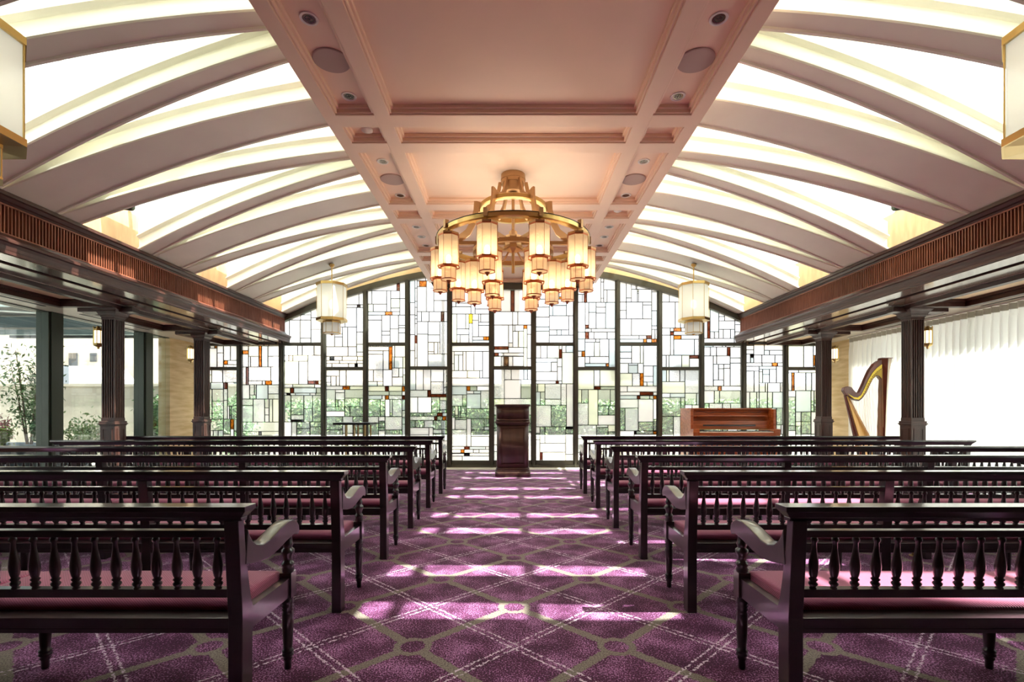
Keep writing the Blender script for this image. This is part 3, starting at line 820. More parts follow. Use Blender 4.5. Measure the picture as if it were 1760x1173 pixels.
# ------------------------------------------------------------------ chandelier
def chandelier():
    root = thing('chandelier', 'large round brass chandelier with hanging octagonal amber glass lanterns above the aisle', 'chandelier', (0, 5.87, CAMZ))
    B = M['brass2']; G = M['gold']
    m = MB(); m.lathe([(.14,2.66),(.14,2.765)], (0,0,0), 32); m.lathe([(.11,2.56),(.12,2.60),(.125,2.67)], (0,0,0), 32); m.ring((0,0,0), [(.145,2.70),(.145,2.715),(.138,2.715),(.138,2.70)], 32); m.build('canopy', B, root)
    m = MB(); m.ring((0,0,0), [(.87,1.945),(.885,1.955),(.885,1.995),(.87,2.01),(.82,2.01),(.82,1.945)], 80); m.build('large_ring', G, root)
    m = MB(); m.ring((0,0,0), [(.888,1.998),(.888,2.004),(.86,2.016),(.84,2.016),(.84,2.008)], 80); m.build('ring_edge', M['black'], root)
    m = MB(); m.ring((0,0,0), [(.385,2.34),(.395,2.35),(.395,2.39),(.385,2.40),(.345,2.40),(.345,2.34)], 64); m.build('upper_ring', G, root)
    m = MB(); m.ring((0,0,0), [(.47,1.84),(.47,1.885),(.43,1.885),(.43,1.84)], 48); m.build('inner_ring', B, root)
    for k in range(6):
        a = radians(30+60*k); d = Vector((sin(a), -cos(a), 0)); n = Vector((cos(a), sin(a), 0))*.012
        pts = [(.13,2.68),(.17,2.68),(.19,2.58),(.24,2.49),(.33,2.43),(.42,2.46),(.455,2.46),(.46,2.36),(.49,2.24),(.55,2.13),(.64,2.06),(.74,2.03),(.74,1.99),(.60,1.99),(.50,2.07),(.43,2.20),(.405,2.33),(.30,2.37),(.20,2.44),(.15,2.56)]
        vs = [d*r+Vector((0,0,z))-n for r, z in pts]+[d*r+Vector((0,0,z))+n for r, z in pts]; N = len(pts)
        fs = [(i, (i+1)%N, N+(i+1)%N, N+i) for i in range(N)]
        # thin quad strip caps
        q = MB(); q.add(vs, fs+[tuple(range(N))[::-1], tuple(range(N, 2*N))]); q.build('scroll_arm', B, root)
    m = MB()
    m.lathe([(.018,1.62),(.018,2.58)], (0,0,0), 8); m.lathe([(.03,1.86),(.06,1.875),(.105,1.90),(.115,1.93)], (0,0,0), 8, False, pi/8)
    m.lathe([(.10,1.93),(.10,2.05)], (0,0,0), 8, False, pi/8); m.lathe([(.05,2.05),(.05,2.10),(.03,2.12)], (0,0,0), 8, False, pi/8)
    m.lathe([(.0,2.5),(.05,2.52),(.06,2.54),(.03,2.56)], (0,0,0), 8, False, pi/8)
    m.build('hub', B, root)
    for k in range(10):
        a = radians(18+36*k); d = Vector((sin(a), -cos(a), 0)); n = Vector((cos(a), sin(a), 0))
        q = MB()
        for (r0, r1, z0, z1, w) in ((.86,.905,1.96,2.045,.022), (.80,.86,2.0,2.03,.015)):
            vs = []
            for z in (z0, z1):
                for r in (r0, r1):
                    for t in (-w, w): vs.append(d*r+n*t+Vector((0,0,z)))
            q.add(vs, [(0,1,3,2),(4,6,7,5),(0,4,5,1),(2,3,7,6),(0,2,6,4),(1,5,7,3)])
        q.build('ring_bracket', B, root)
    for k in range(6):
        a = radians(30+60*k); d = Vector((sin(a), -cos(a), 0))
        q = MB(); pts = [(.10,1.90),(.22,1.83),(.34,1.84),(.44,1.87)]
        q.tube([d*r+Vector((0,0,z)) for r, z in pts], .012, 6); q.tube([d*.45+Vector((0,0,1.88)), d*.45+Vector((0,0,1.975))], .008, 6); q.build('inner_arm', B, root)
        q = MB(); q.prism([(.09,1.955),(.83,1.955),(.83,1.995),(.09,1.995)], -.012, .012, 'y'); q = q.build('spoke', B, root); q.rotation_euler = (0, 0, a-pi/2)
    ld = bpy.data.lights.new('added_uplight', 'AREA'); ld.shape = 'DISK'; ld.size = 1.6; ld.energy = 9; ld.color = (1,.86,.70)  # unseen disc light added above the ring to brighten the ceiling
    lo = bpy.data.objects.new('added_uplight', ld); COL.objects.link(lo); lo.parent = root; lo.location = (0,0,2.03); lo.rotation_euler = (pi,0,0)
    lg = None
    for k in range(16):
        if k < 10: a = radians(18+36*k); r = .85; zt = 1.94
        else: a = radians(30+60*(k-10)); r = .45; zt = 1.80
        if lg is None:
            g, f, cp, bl = MB(), MB(), MB(), MB()
            band = oct_lantern(g, f, .112, -.03, -.36, -.50, .082, 0, .0035)
            band(.112, -.045, .03, .004); band(.118, -.37, .014, .005); band(.09, -.38, .02, .004); band(.084, -.505, .010, .005)
            f.lathe([(.004,-.545),(.018,-.525),(.03,-.508)], (0,0,0), 8, False, pi/8)
            cp.lathe([(.118,-.03),(.118,-.012),(.07,.0),(.03,.006)], (0,0,0), 8, False, pi/8); cp.lathe([(.014,.0),(.014,.05)], (0,0,0), 8)
            bl.lathe([(.005,-.33),(.022,-.32),(.03,-.285),(.024,-.25),(.01,-.235)], (0,0,0), 10)
            o = g.build('lantern', M['shade'], root); f.build('lantern_frame', M['copper'], o); cp.build('lantern_cap', M['brass2'], o); bl.build('bulb', M['bulb'], o); lg = o
        else:
            o = copy_tree(lg, None, parent=root)
        o.location = (r*sin(a), -r*cos(a), zt-.025)
    return root
chandelier()

# ------------------------------------------------------------------ ceiling fittings
def downlight(label):
    root = thing('downlight', label, 'ceiling light', group='round recessed ceiling downlights')
    r = MB(); r.ring((0,0,0), [(.066,0),(.063,-.007),(.050,-.007),(.046,0)], 24); r.build('trim_ring', M['plastic'], root)
    c = MB(); c.lathe([(.045,-.003),(.040,.0),(.028,.0015),(.012,.002),(.0,.002)], (0,0,0), 16); c.build('reflector', M['chrome'], root)
    k = MB(); k.ring((0,0,0), [(.030,-.004),(.030,-.001),(.024,-.001),(.024,-.004)], 16)
    for a in range(4): k.box(-.03 if a % 2 else -.002, .03 if a % 2 else .002, -.002 if a % 2 else -.03, .002 if a % 2 else .03, -.004, -.001)
    k.build('baffle', M['black'], root)
    return root
ZF = ZC+.075
dl = None; names = {3.53:'nearest', 4.40:'second', 5.54:'third', 6.41:'fourth', 7.5:'fifth', 7.92:'sixth', 8.34:'seventh'}
for s in (-1, 1):
    for y, nm in names.items():
        lab = 'round recessed ceiling spotlight, %s from the camera on the %s border of the pink ceiling' % (nm, 'left' if s < 0 else 'right')
        if dl is None: dl = downlight(lab); dl.location = (s*1.437, y, ZF)
        else: copy_tree(dl, (s*1.437, y, ZF), lab)
sp0 = None
for s in (-1, 1):
    for y, nm in ((3.95,'nearer'), (5.97,'farther')):
        lab = 'round flush ceiling speaker with grey grille, %s one on the %s border' % (nm, 'left' if s < 0 else 'right')
        m = MB(); m.lathe([(.143,-.0),(.143,-.006),(.135,-.010),(0,-.011)], (0,0,0), 40, False); o = m.build('ceiling_speaker', M['grille'], label=lab, category='speaker', group='flush ceiling speakers'); o.location = (s*1.43, y, ZF)
for x, y, lab in ((-1.43,4.92,'small white smoke detector on the left ceiling border between two cross mouldings'), (1.43,6.88,'small white smoke detector on the right ceiling border beyond the chandelier canopy')):
    m = MB(); m.lathe([(.055,0),(.055,-.012),(.04,-.02),(.022,-.03),(0,-.032)], (0,0,0), 24); o = m.build('smoke_detector', M['plastic'], label=lab, category='smoke detector'); o.location = (x, y, ZF)
wd = 0
for s in (-1, 1):
    for i, y in enumerate((5.83, 7.8)):
        lab = 'tiny recessed light in the tan wing ceiling panel, %s side, %s column' % ('left' if s < 0 else 'right', ['before the second', 'between the two farthest'][i])
        m = MB(); m.ring((0,0,0), [(.045,0),(.045,-.005),(.03,-.005),(.03,0)], 20); m.lathe([(.03,-.001),(0,-.001)], (0,0,0), 16)
        o = m.build('wing_downlight', M['chrome'], label=lab, category='ceiling light'); o.location = (s*5.62, y, CAMZ+1.485)
for s in (-1, 1):
    root = thing('spotlight', 'black cylindrical spotlight between the ribs of the %s vault' % ('left' if s < 0 else 'right'), 'spotlight', (s*4.62, 5.98, 3.60))
    m = MB(); m.tube([(0,0,0), (-s*.12,-.05,-.03)], .045, 16); m.build('lamp_body', M['greenframe'], root)
    m = MB(); m.tube([(0,0,0), (s*.2,.02,.02), (s*.60,.02,.02)], .01, 8); m.build('bracket_arm', M['plastic'], root)

# ------------------------------------------------------------------ lectern
def lectern():
    root = thing('lectern', 'tall dark wooden lectern with rounded corners standing before the glass wall', 'lectern', (.0, 9.12, 0))
    def rr(w, d, r, n=5):
        pts = []
        for cx, cy, a0 in ((w-r, -d+r, -90), (w-r, d-.02, 0), (-w+.0, d-.0, 0), (-w+r, -d+r, 180)):
            pass
        for k in range(n+1):
            a = radians(-90+90*k/n); pts.append((w-r+r*cos(a), -d+r+r*sin(a)))
        pts += [(w, d), (-w, d)]
        for k in range(n+1):
            a = radians(180+90*k/n); pts.append((-w+r+r*cos(a), -d+r+r*sin(a)))
        return pts
    Wd = M['colwood']
    def seg(name, lst):
        m = MB()
        for w, d, r, z0, z1 in lst: m.prism(rr(w, d, r), z0, z1, 'z', True)
        m.build(name, Wd, root)
    seg('base', [(.315,.225,.09,0,.10),(.305,.215,.09,.10,.13),(.295,.205,.085,.13,.16)])
    seg('body', [(.285,.195,.08,.16,.93)])
    seg('upper_body', [(.295,.205,.085,1.03,1.24)])
    seg('waist_moulding', [(.30,.21,.085,.93,.955),(.315,.225,.09,.955,.985),(.30,.21,.085,.985,1.03)])
    seg('top', [(.30,.21,.085,1.24,1.255),(.318,.228,.09,1.255,1.29)])
    p = MB()
    for z0, z1 in ((.22,.88),(1.055,1.215)):
        for (x0,x1,a,b) in ((-.20,.20,z0,z0+.012),(-.20,.20,z1-.012,z1),(-.20,-.188,z0,z1),(.188,.20,z0,z1)):
            y = -.195 if z0 < 1 else -.205
            p.box(x0, x1, y-.008, y+.002, a, b)
    p.build('panel_bead', Wd, root)
lectern()

# ------------------------------------------------------------------ high table with gold legs
def htable():
    root = thing('high_table', 'tall narrow table with black top and thin gold bar legs near the left glass', 'table', (-2.85, 9.1, 0))
    m = MB(); m.box(-.33,.33,-.22,.22,.925,.965); m.build('table_top', M['black'], root, bev=.004)
    for x, y in ((-.12,-.15),(-.06,.15),(.03,-.15),(.10,-.15),(.14,.15),(.21,-.15),(-.2,.15),(.24,.15)):
        q = MB(); q.box(x-.011, x+.011, y-.011, y+.011, .02, .925); q.build('leg', M['gold'], root)
    m = MB(); m.box(-.26,.28,-.2,.2,0,.02); m.build('base_plate', M['black'], root)
htable()

for s in (-1, 1):
    m = MB(); m.lathe([(.045,0),(.045,.004),(.03,.006),(0,.006)], (0,0,0), 16); m.box(-.03,.03,-.002,.004,.004,.045)
    o = m.build('floor_outlet', M['gold'], label='small open brass floor outlet on the carpet under the %s pews' % ('left' if s < 0 else 'right'), category='outlet'); o.location = (s*3.22, 4.03, 0)

# ------------------------------------------------------------------ piano
M['piano'] = wood('polished walnut piano case', srgb(158,74,34), srgb(196,104,54), .25, (1,6,10), 3, .5, .4)
M['ivory'] = paint('ivory keys', srgb(244,238,222), .3, .02)
M['felt'] = paint('name strip felt', srgb(150,120,50), .8, .1, 60)
def piano():
    root = thing('upright_piano', 'reddish brown upright piano standing by the right part of the glass wall', 'piano', (3.85, 8.86, 0))
    P = M['piano']
    def bx(n, *a, mat=P, bev=.004): m = MB(); m.box(*a); return m.build(n, mat, root, bev=bev)
    bx('side_panel', -.745,-.70,-.08,.46,0,1.205); bx('side_panel', .70,.745,-.08,.46,0,1.205)
    bx('lid', -.75,.75,.06,.47,1.20,1.222)
    m = MB(); m.prism([(.07,.84),(.22,.84),(.22,1.20),(.14,1.20)], -.70, .70, 'x')
    m.build('upper_panel', P, root)
    m = MB(); m.box(-.64,.64,.02,.14,1.075,1.09); m.box(-.60,.60,.0,.02,1.075,1.10); m.build('music_desk', P, root, bev=.003)
    # carved wavy line
    m = MB(); pts = []
    for k in range(61):
        x = -.58+1.16*k/60; pts.append((x, .125-.0, 1.15+.010*sin(k*.42)+.008*sin(k*.21+1)))
    m.tube(pts, .004, 6); m.build('carved_line', M['pewwood'], root)
    bx('fallboard', -.66,.66,.06,.09,.84,1.0); bx('music_slot', -.48,.45,.045,.062,.905,.93, mat=M['pewwood'])
    bx('felt_strip', -.66,.66,-.0,.05,.845,.855, mat=M['felt'], bev=0)
    bx('key_bed', -.75,.75,-.22,.06,.70,.745); 
    bx('key_slip', -.66,.66,-.235,-.215,.745,.80); bx('key_block', -.75,-.64,-.22,.06,.745,.86); bx('key_block', .64,.75,-.22,.06,.745,.86)
    m = MB()
    for k in range(52):
        x = -.635+1.27*k/52; m.box(x+.0008, x+1.27/52-.0008, -.21, -.0, .78, .815)
    m.build('white_keys', M['ivory'], root)
    m = MB(); pat = [0,1,0,1,1,0,1]
    for k in range(51):
        if [1,1,0,1,1,1,0][k % 7]:
            x = -.635+1.27*(k+1)/52; m.box(x-.006, x+.006, -.13, -.0, .815, .828)
    m.build('black_keys', M['black'], root)
    bx('lower_panel', -.70,.70,.06,.08,.06,.70)
    for s in (-1, 1):
        q = MB(); q.lathe([(.03,0),(.03,.05),(.02,.08),(.028,.2),(.035,.5),(.03,.62),(.04,.66),(.04,.70)], (s*.69,-.17,0), 12); q.build('leg', P, root)
    bx('plinth', -.70,.70,.08,.45,0,.06)
    for x in (-.07, 0, .07):
        q = MB(); q.box(x-.012,x+.012,-.06,.06,.05,.06); q.build('pedal', M['gold'], root)
piano()

# ------------------------------------------------------------------ harp
M['harpwood'] = wood('red brown harp wood', srgb(92,38,24), srgb(124,58,38), .3, (4,4,1), 3, .5, .5)
M['harpgold'] = paint('brass neck plate', srgb(226,196,72), .35, .06, 4, 0, .5, .5)
M['spruce'] = wood('spruce soundboard', srgb(226,168,84), srgb(240,190,110), .4, (10,10,1), 3)
M['stringm'] = paint('harp string', srgb(226,190,150), .5, .1)
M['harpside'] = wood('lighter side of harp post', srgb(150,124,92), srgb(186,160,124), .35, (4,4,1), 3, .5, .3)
def harp():
    # image plane coordinates converted to metres on the harp's own plane
    S = 8.1/865; X0 = 1490
    def P(x, y): return ((x-X0)*S, CAMZ+(709-y)*S)
    root = thing('harp', 'tall pedal harp with brass neck plate standing before the white curtain', 'harp', (5.70, 8.1, 0))
    Wd = M['harpwood']
    # neck: spine through upper and lower outlines
    up = [P(1451,677),P(1447.5,672),(P(1449,667)),P(1455,664.5),P(1461,666),P(1466,672),P(1471,677),P(1475,674),P(1480,664),P(1486,650),P(1492,637),P(1500,626),P(1507,621),P(1513,619)]
    lo = [P(1513,654),P(1508,648),P(1504,647),P(1498,652),P(1492,664),P(1487,675),P(1480,685),P(1474,690),P(1466,688),P(1459,683),P(1453,680)]
    m = MB(); m.prism(up+lo, -.035, .035, 'y'); m.build('neck', Wd, root, bev=.004)
    up2 = [P(1454,677),P(1457,679),P(1464,683),P(1471,684),P(1477,680),P(1483,668),P(1489,654),P(1496,642),P(1504,633),P(1512.5,627)]
    m = MB(); m.prism(up2+[P(1512.5,651),P(1508,646.5),P(1503,645),P(1497,651),P(1491,662),P(1486,672),P(1479,682),P(1473,687.5),P(1465,686),P(1458,681)], -.044, -.0352, 'y'); m.build('neck_plate', M['harpgold'], root)
    m = MB()
    for k in range(22):
        t = k/21; 
        a = up2[2:]; i = t*(len(a)-1.001); j = int(i); q = i-j
        x = a[j][0]*(1-q)+a[j+1][0]*q; z = a[j][1]*(1-q)+a[j+1][1]*q-.045-.02*t
        m.box(x-.004, x+.004, -.052, -.044, z-.004, z+.004)
    m.build('tuning_pin', M['pewwood'], root)
    # pillar
    px0, pz0 = P(1512,752); zb = .12
    m = MB()
    tx0, tz = P(1513,617); tx1, _ = P(1532,617)
    bxx0, _ = P(1511.5,752); bxx1, _ = P(1522,752)
    def colx(z, a, b): return a[0]+(b[0]-a[0])*(z-a[1])/(b[1]-a[1])
    pts_l = [(P(1512,617)), P(1514,640), P(1513,680), P(1511,752)]
    pts_r = [P(1532,617), P(1528,640), P(1525,690), P(1522,752)]
    l_end = (pts_l[-1][0]-.05, .14); r_end = (pts_r[-1][0]-.045, .14)
    secs = [(pts_l[0],pts_r[0]),(pts_l[1],pts_r[1]),(pts_l[2],pts_r[2]),(pts_l[3],pts_r[3]),(l_end,r_end)]
    vs = []
    for (a, b) in secs:
        mid = a[0]+(b[0]-a[0])*.52
        vs += [(a[0], -.02, a[1]), (mid, -.055, a[1]), (b[0], -.01, a[1]), (b[0]-.01, .05, a[1]), (a[0], .05, a[1])]
    fs = []
    for i in range(4):
        for k in range(5):
            k2 = (k+1) % 5; fs.append((i*5+k, i*5+k2, (i+1)*5+k2, (i+1)*5+k))
    fs += [(0,1,2,3,4), (20,21,22,23,24)]
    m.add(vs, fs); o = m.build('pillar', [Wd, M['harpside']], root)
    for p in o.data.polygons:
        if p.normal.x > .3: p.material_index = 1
    m = MB(); a = P(1512,616); m.box(a[0]+.005, a[0]+.178, -.05, .048, a[1]-.008, a[1]+.003); m.build('crown', Wd, root, bev=.006)
    # soundbox + board
    ta, tb = P(1451,680), P(1456,682); ba = (P(1466,752)[0]+.20, .16)
    d = Vector((ba[0]-ta[0], 0, ba[1]-ta[1]))
    def at(t, off, y): return (ta[0]+d.x*t+off, y, ta[1]+d.z*t)
    m = MB(); vs = []
    for t, w, dep in ((0,.02,.05),(1,.07,.42)):
        vs += [at(t,0,-w), at(t,.01,-w), at(t,dep,w), at(t,0,w), at(t,-dep*.1,w*.5), at(t,-dep*.1,-w*.5)]
    m.add(vs, [(0,1,2,3,4,5),(6,7,8,9,10,11)]+[(k,(k+1)%6,6+(k+1)%6,6+k) for k in range(6)]); m.build('soundbox', Wd, root)
    m = MB(); vs = []
    for t, w, dep in ((.01,.018,.052),(.99,.068,.422)):
        vs += [at(t,.012,-w-.012), at(t,dep+.012,w), at(t,dep+.02,w-.006), at(t,.02,-w-.02)]
    m.add(vs, [(0,1,2,3),(4,5,6,7)]+[(k,(k+1)%4,4+(k+1)%4,4+k) for k in range(4)]); m.build('soundboard', M['spruce'], root)
    # orange front strip on the soundboard
    nk = up2[1:]
    for k in range(34):
        t = k/33; i = t*(len(nk)-1.001); j = int(i); q = i-j
        x = nk[j][0]*(1-q)+nk[j+1][0]*q; z = nk[j][1]*(1-q)+nk[j+1][1]*q-.06
        tt = .10+.86*t
        e = at(tt, .04+.26*tt, -.0)
        s_ = MB(); s_.tube([(x, -.05, z), (e[0], -.03, e[2])], 0.0026 if k % 3 else .0034, 4); s_.build('string', M['stringm'], root)
    m = MB(); m.box(ba[0]-.16, l_end[0]+.14, -.17, .17, .02, .16); m.build('pedal_base', Wd, root, bev=.01)
    for x, y in ((ba[0]-.12,-.13),(ba[0]-.12,.13),(l_end[0]+.08,-.13),(l_end[0]+.08,.13)):
        q = MB(); q.lathe([(.03,0),(.04,.03)], (x,y,0), 10); q.build('foot', Wd, root)
harp()

# ------------------------------------------------------------------ curtain
M['sheer'] = mixmat('white sheer curtain', [(.27,'tl',(.98,1,.97,1),0),(.03,'trans',WHT,0),(.70,'diff',(.93,.94,.91,1),0)])
M['header'] = mixmat('curtain header tape', [(.1,'tl',(.8,.78,.7,1),0),(.9,'diff',(.6,.58,.5,1),0)])
def curtain():
    root = thing('curtain', 'long white pleated sheer curtain hanging along the right hand windows', 'curtain', (6.42, 0, 0))
    y0, y1 = 1.2, 9.62; n = 760; m = MB(); vs = []; zz = [.02, .5, 1.2, 1.9, 2.3, 2.42, 2.555]
    r2 = random.Random(4); ph = [r2.uniform(-.5,.5) for _ in range(100)]
    for i in range(n+1):
        y = y0+(y1-y0)*i/n; t = (y-y0)/.118
        k = int(t); f = t-k; p = ph[k % 100]*(1-f)+ph[(k+1) % 100]*f
        for j, z in enumerate(zz):
            low = 1-z/2.555
            amp = .042*(1 if z < 2.4 else .7)
            vs.append((amp*sin(2*pi*t+low*p*1.6)+.012*low*sin(t*2.1+p), y, z))
    fs = []
    J = len(zz)
    for i in range(n):
        for j in range(J-1): fs.append((i*J+j, (i+1)*J+j, (i+1)*J+j+1, i*J+j+1))
    m.add(vs, fs, True); m.build('sheer_panel', M['sheer'], root)
    h = MB(); vs = []
    for i in range(n+1):
        y = y0+(y1-y0)*i/n; t = (y-y0)/.118
        for z in (2.475, 2.557): vs.append((.0295*sin(2*pi*t)-.006, y, z))
    h.add(vs, [(i*2,(i+1)*2,(i+1)*2+1,i*2+1) for i in range(n)], True); h.build('header_tape', M['header'], root)
    r = MB(); r.box(-.02, .02, y0, y1, 2.56, 2.578); r.build('track', M['plastic'], root)
curtain()

# ------------------------------------------------------------------ outdoors
M['paving'] = paint('pale paving', srgb(186,180,170), .7, .08, 2)
M['blockwall'] = paint('grey block wall', srgb(176,172,156), .8, .1, 2)
M['cream'] = paint('cream render', srgb(206,196,178), .8, .03)
M['whiter'] = paint('white render', srgb(222,220,214), .8, .02)
M['greyren'] = paint('grey blue render', srgb(150,158,166), .8, .05)
M['rust'] = paint('rust brown wall', srgb(140,100,76), .8, .08)
M['dark'] = paint('dark steel', srgb(60,72,74), .5, .1)
M['steelblue'] = paint('pale blue painted steel', srgb(150,176,182), .5, .08)
M['leaf'] = paint('green leaves', srgb(122,146,94), .5, .35, 30)
M['leaf2'] = paint('dark ivy leaves', srgb(84,122,74), .5, .4, 30)
M['leafy'] = paint('yellow green leaves', srgb(150,168,70), .5, .3, 30)
M['bark'] = paint('bark', srgb(110,84,60), .8, .2, 20)
M['planter'] = paint('blue grey planter', srgb(104,122,140), .6, .05)
M['winglass'] = paint('dark window glass', srgb(70,74,76), .2, .1)
M['pink'] = paint('pink blossom', srgb(214,120,130), .6, .2, 30)
struct(MB().box(-60, 60, -12, 60, -.45, -.21), 'floor_outside', M['paving'])
def leaves(mb, boxes, n, size, seed, shape=None):
    r = random.Random(seed)
    for _ in range(n):
        x0, x1, y0, y1, z0, z1 = boxes[r.randrange(len(boxes))]
        c = Vector((r.uniform(x0,x1), r.uniform(y0,y1), r.uniform(z0,z1)))
        if shape and not shape(c, r): continue
        a = Vector((r.gauss(0,1), r.gauss(0,1), r.gauss(0,1))).normalized(); b = a.cross(Vector((r.gauss(0,1), r.gauss(0,1), r.gauss(0,1)))).normalized()
        s = size*r.uniform(.6,1.3)
        mb.add([c-a*s, c+b*s*.42, c+a*s, c-b*s*.42], [(0,1,2,3)])
# block wall with hedge behind the glass
o = MB(); o.box(-16, 16, 14.2, 14.45, -.2, 1.88); o.box(-16, 16, 14.15, 14.5, 1.88, 1.95)
o.build('garden_wall', M['blockwall'], label='long grey block garden wall outside, behind the hedge', category='wall')
h = MB(); leaves(h, [(-6, 9, 13.15, 14.0, .1, 1.42)], 26000, .075, 3)
hd = thing('hedge', 'low clipped ivy hedge seen through the stained glass, along the garden wall', 'hedge', (0,0,0))
h.build('foliage', M['leaf2'], hd); hh = MB(); leaves(hh, [(-5.9, 8.8, 13.12, 13.95, .5, 1.5)], 9000, .07, 5); hh.build('new_growth', M['leaf'], hd)
k = MB(); k.box(-5.9, 8.8, 13.45, 13.8, -.2, 1.2); k.build('core', M['leaf2'], hd)
o = MB(); o.box(-.27, .17, 12.0, 12.3, -.2, 4.3); o.build('concrete_post', M['blockwall'], label='tall grey post outside the glass directly behind the lectern', category='post')
o = MB(); o.box(-1.64, -1.57, 11.6, 11.7, -.2, 3.9); o.build('steel_post', M['dark'], label='slim dark post outside the glass left of the lectern', category='post')
# planting strip kerb
o = MB(); o.box(-6.2, 9, 12.75, 13.0, -.2, .56); o.build('planter_wall', M['whiter'], label='low pale planter wall in front of the hedge outside the glass', category='wall')
# buildings
def building(name, label, body, mat, wins=(), roof=None):
    root = thing(name, label, 'building', (body[0], body[2], -.2))
    ox, oy, oz = body[0], body[2], -.2
    m = MB(); m.box(0, body[1]-ox, 0, body[3]-oy, 0, body[5]+.2); m.build('wall', mat, root)
    for (x0, x1, z0, z1) in wins:
        w = MB(); w.box(x0-ox, x1-ox, -.04, .02, z0+.2, z1+.2); w.build('window', M['winglass'], root)
    return root
building('house', 'cream rendered house with two small windows beyond the left windows', (-26, -13.2, 19, 26, 0, 4.4), M['cream'], [(-16.72,-16.4,2.9,3.38),(-15.92,-15.68,3.05,3.38)])
building('house', 'tall white building beyond the left garden wall with stair', (-12.9, -9.5, 20, 27, 0, 6.4), M['whiter'], [(-12.4,-11.7,3.0,4.4)])
building('apartment_block', 'pale distant building behind the stained glass on the left', (-9.3, -2.0, 24, 30, 0, 4.6), M['cream'], [(-6.5,-5.4,2.8,3.6),(-4.2,-3.2,2.8,3.6)])
building('apartment_block', 'grey blue distant building behind the stained glass on the right', (2.2, 11, 23, 30, 0, 4.0), M['greyren'], [(4.5,5.8,2.6,3.3),(7.4,8.6,2.6,3.3)])
r = thing('shed', 'white sloping lean-to roof in front of the cream house', 'shed', (-15.05, 16.8, -.2))
m = MB(); m.prism([(0,0),(1.95,0),(1.95,1.6),(.95,2.9),(0,2.9)], 0, 1.6, 'y'); m.build('lean_to', M['whiter'], r)
m = MB(); m.prism([(-.02,0),(.35,0),(.26,2.92),(-.02,2.92)], -.03, 0, 'y'); m.build('gable', M['greyren'], r)
r = thing('outdoor_stair', 'outdoor metal stair against the white building on the left', 'stair', (-11.3, 18.6, -.2))
m = MB()
for k in range(14): m.box(k*.22, k*.22+.26, 0, .9, 3.4-k*.2, 3.44-k*.2)
m.build('step_flight', M['rust'], r)
m = MB()
m.tube([(0,0,4.3),(3.0,0,1.55)], .03, 6); m.tube([(0,0,3.4),(3.0,0,.65)], .05, 6)
for k in range(10): m.tube([(k*.33,0,3.4-k*.305),(k*.33,0,4.3-k*.305)], .015, 5)
for k in (2, 7): m.box(k*.22, k*.22+.06, .4, .46, 0, 3.4-k*.2)
m.build('railing', M['dark'], r)
o = MB(); o.box(-13.2, -11.35, 9.8, 10.2, -.2, 2.68); o.build('brick_pier', M['rust'], label='rust brown wall end at the far left edge outside', category='wall')
# canopy outside left
r = thing('steel_canopy', 'steel and glass canopy roof outside above the left windows', 'canopy', (-9, 3, 0))
m = MB()
for y in (3.2, 5.2): m.box(-3.5, 2.1, y-.07+0, y+.07, 2.95, 3.12)
m.build('blue_beam', M['steelblue'], r)
m = MB()
for y in (1.2, 4.2, 6.4): m.box(-3.5, 2.1, y-.08, y+.08, 2.72, 2.92)
m.box(1.9, 2.05, -4, 6.5, 2.75, 2.95); m.box(-3.4, -3.2, -4, 6.5, 2.7, 2.95)
m.build('dark_beam', M['dark'], r)
m = MB()
for y in (3.2, 5.2):
    m.tube([(-3.2,y,2.72),(0,y+.6,2.95)], .015, 6); m.tube([(2.0,y,2.72),(-.5,y+.6,2.95)], .015, 6)
m.build('brace_rod', M['plastic'], r)
m = MB(); m.box(-3.5, 2.1, -4, 6.5, 3.14, 3.17); m.build('roof_panel', M['g_grey'], r)
m = MB(); m.box(-3.5, 2.1, 6.5, 9.6, 3.14, 3.17); m.build('roof_panel', M['dark'], r)
m = MB()
for y in (7.4, 8.9): m.box(-3.5, 2.1, y-.05, y+.05, 2.98, 3.10)
m.build('blue_beam', M['steelblue'], r)
m = MB(); m.box(-3.5, 2.1, 9.5, 9.62, 3.0, 3.16); m.box(1.9, 2.05, 6.5, 9.5, 2.9, 3.1); m.build('dark_beam', M['dark'], r)
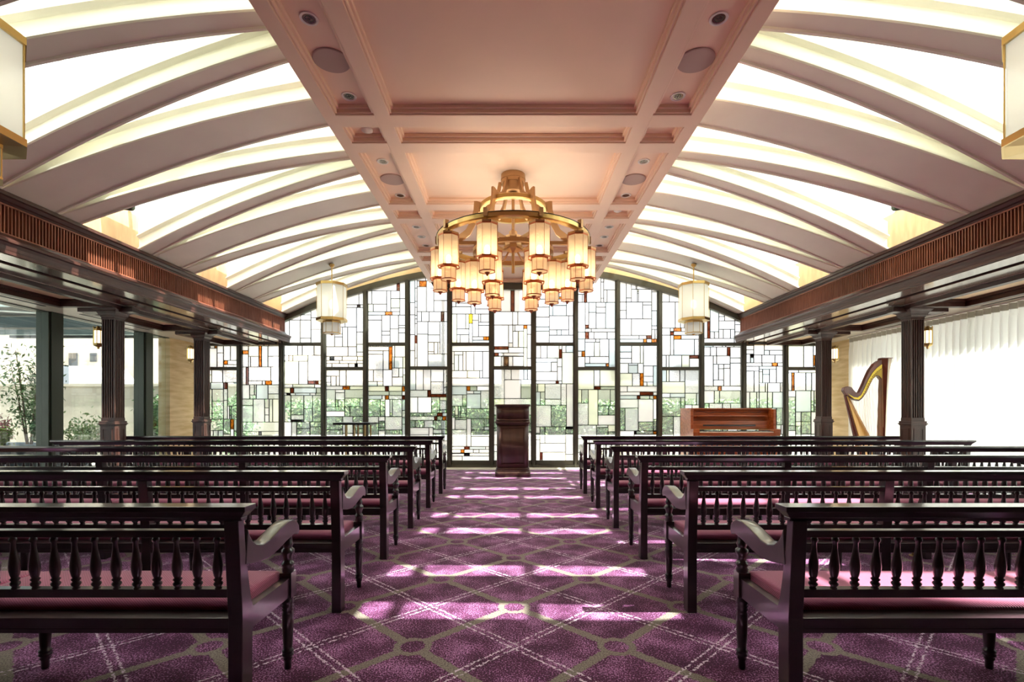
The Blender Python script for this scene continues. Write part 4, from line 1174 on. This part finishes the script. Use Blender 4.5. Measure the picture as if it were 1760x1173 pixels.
# plants outside left
def shrub(name, label, c, r_, h, n, mat, size, seed, stems=5):
    root = thing(name, label, 'plant', c)
    f = MB(); rn = random.Random(seed)
    st = MB()
    for _ in range(stems):
        a = rn.uniform(0, 2*pi); top = Vector((cos(a)*r_*.6, sin(a)*r_*.6, h*rn.uniform(.7,1)))
        pts = [Vector((cos(a)*.03, sin(a)*.03, 0)), top*.5+Vector((rn.uniform(-.05,.05),0,.05)), top]
        st.tube(pts, [.014,.009,.004], 5)
        for j in range(n//stems):
            t = rn.uniform(.25, 1.05); q = top*t; q += Vector((rn.gauss(0,1), rn.gauss(0,1), rn.gauss(0,.8)))*r_*.33
            x = Vector((rn.gauss(0,1), rn.gauss(0,1), rn.gauss(0,1))).normalized(); y = x.cross(Vector((rn.gauss(0,1), rn.gauss(0,1), rn.gauss(0,1)))).normalized(); s = size*rn.uniform(.6,1.3)
            f.add([q-x*s, q+y*s*.35, q+x*s, q-y*s*.35], [(0,1,2,3)])
    st.build('stem', M['bark'], root); f.build('foliage', mat, root)
    return root
shrub('leafy_shrub', 'airy small leaved tree outside the far left window', (-8.02, 8.35, .62), .36, 1.6, 1500, M['leaf'], .04, 1, 9)
shrub('leafy_shrub', 'yellow green shrub at the left edge of the photo outside', (-8.95, 8.0, .62), .2, 1.2, 700, M['leafy'], .05, 2, 7)
shrub('flowering_plant', 'low plant with pink blossom in the planter outside', (-7.86, 7.75, .62), .14, .5, 300, M['pink'], .03, 3, 6)
shrub('trailing_plant', 'pale trailing plant at the planter edge outside', (-7.56, 7.42, .62), .14, .3, 300, M['leafy'], .04, 4, 6)
shrub('fern_plant', 'dark spiky plant beside the green window post outside', (-7.56, 8.1, .62), .14, .45, 400, M['leaf2'], .05, 5, 8)
shrub('ivy_bush', 'pale green bush below the garden wall between the left column and post', (-10.3, 12.2, -.2), .45, 1.15, 1500, M['leaf'], .06, 6, 9)
shrub('ivy_bush', 'dense dark bush right of the left column', (-8.9, 12.9, -.2), .5, 1.7, 4200, M['leaf2'], .07, 7, 14)
shrub('ivy_bush', 'dense dark bush beyond the second window post', (-7.2, 12.9, -.2), .5, 1.7, 3000, M['leaf2'], .07, 8, 14)
o = MB(); o.prism([(-9.4,-.2),(-7.55,-.2),(-7.4,.62),(-9.4,.62)], 6.9, 8.9, 'y'); o.build('planter_box', M['planter'], label='blue grey planter box outside the far left window', category='planter')
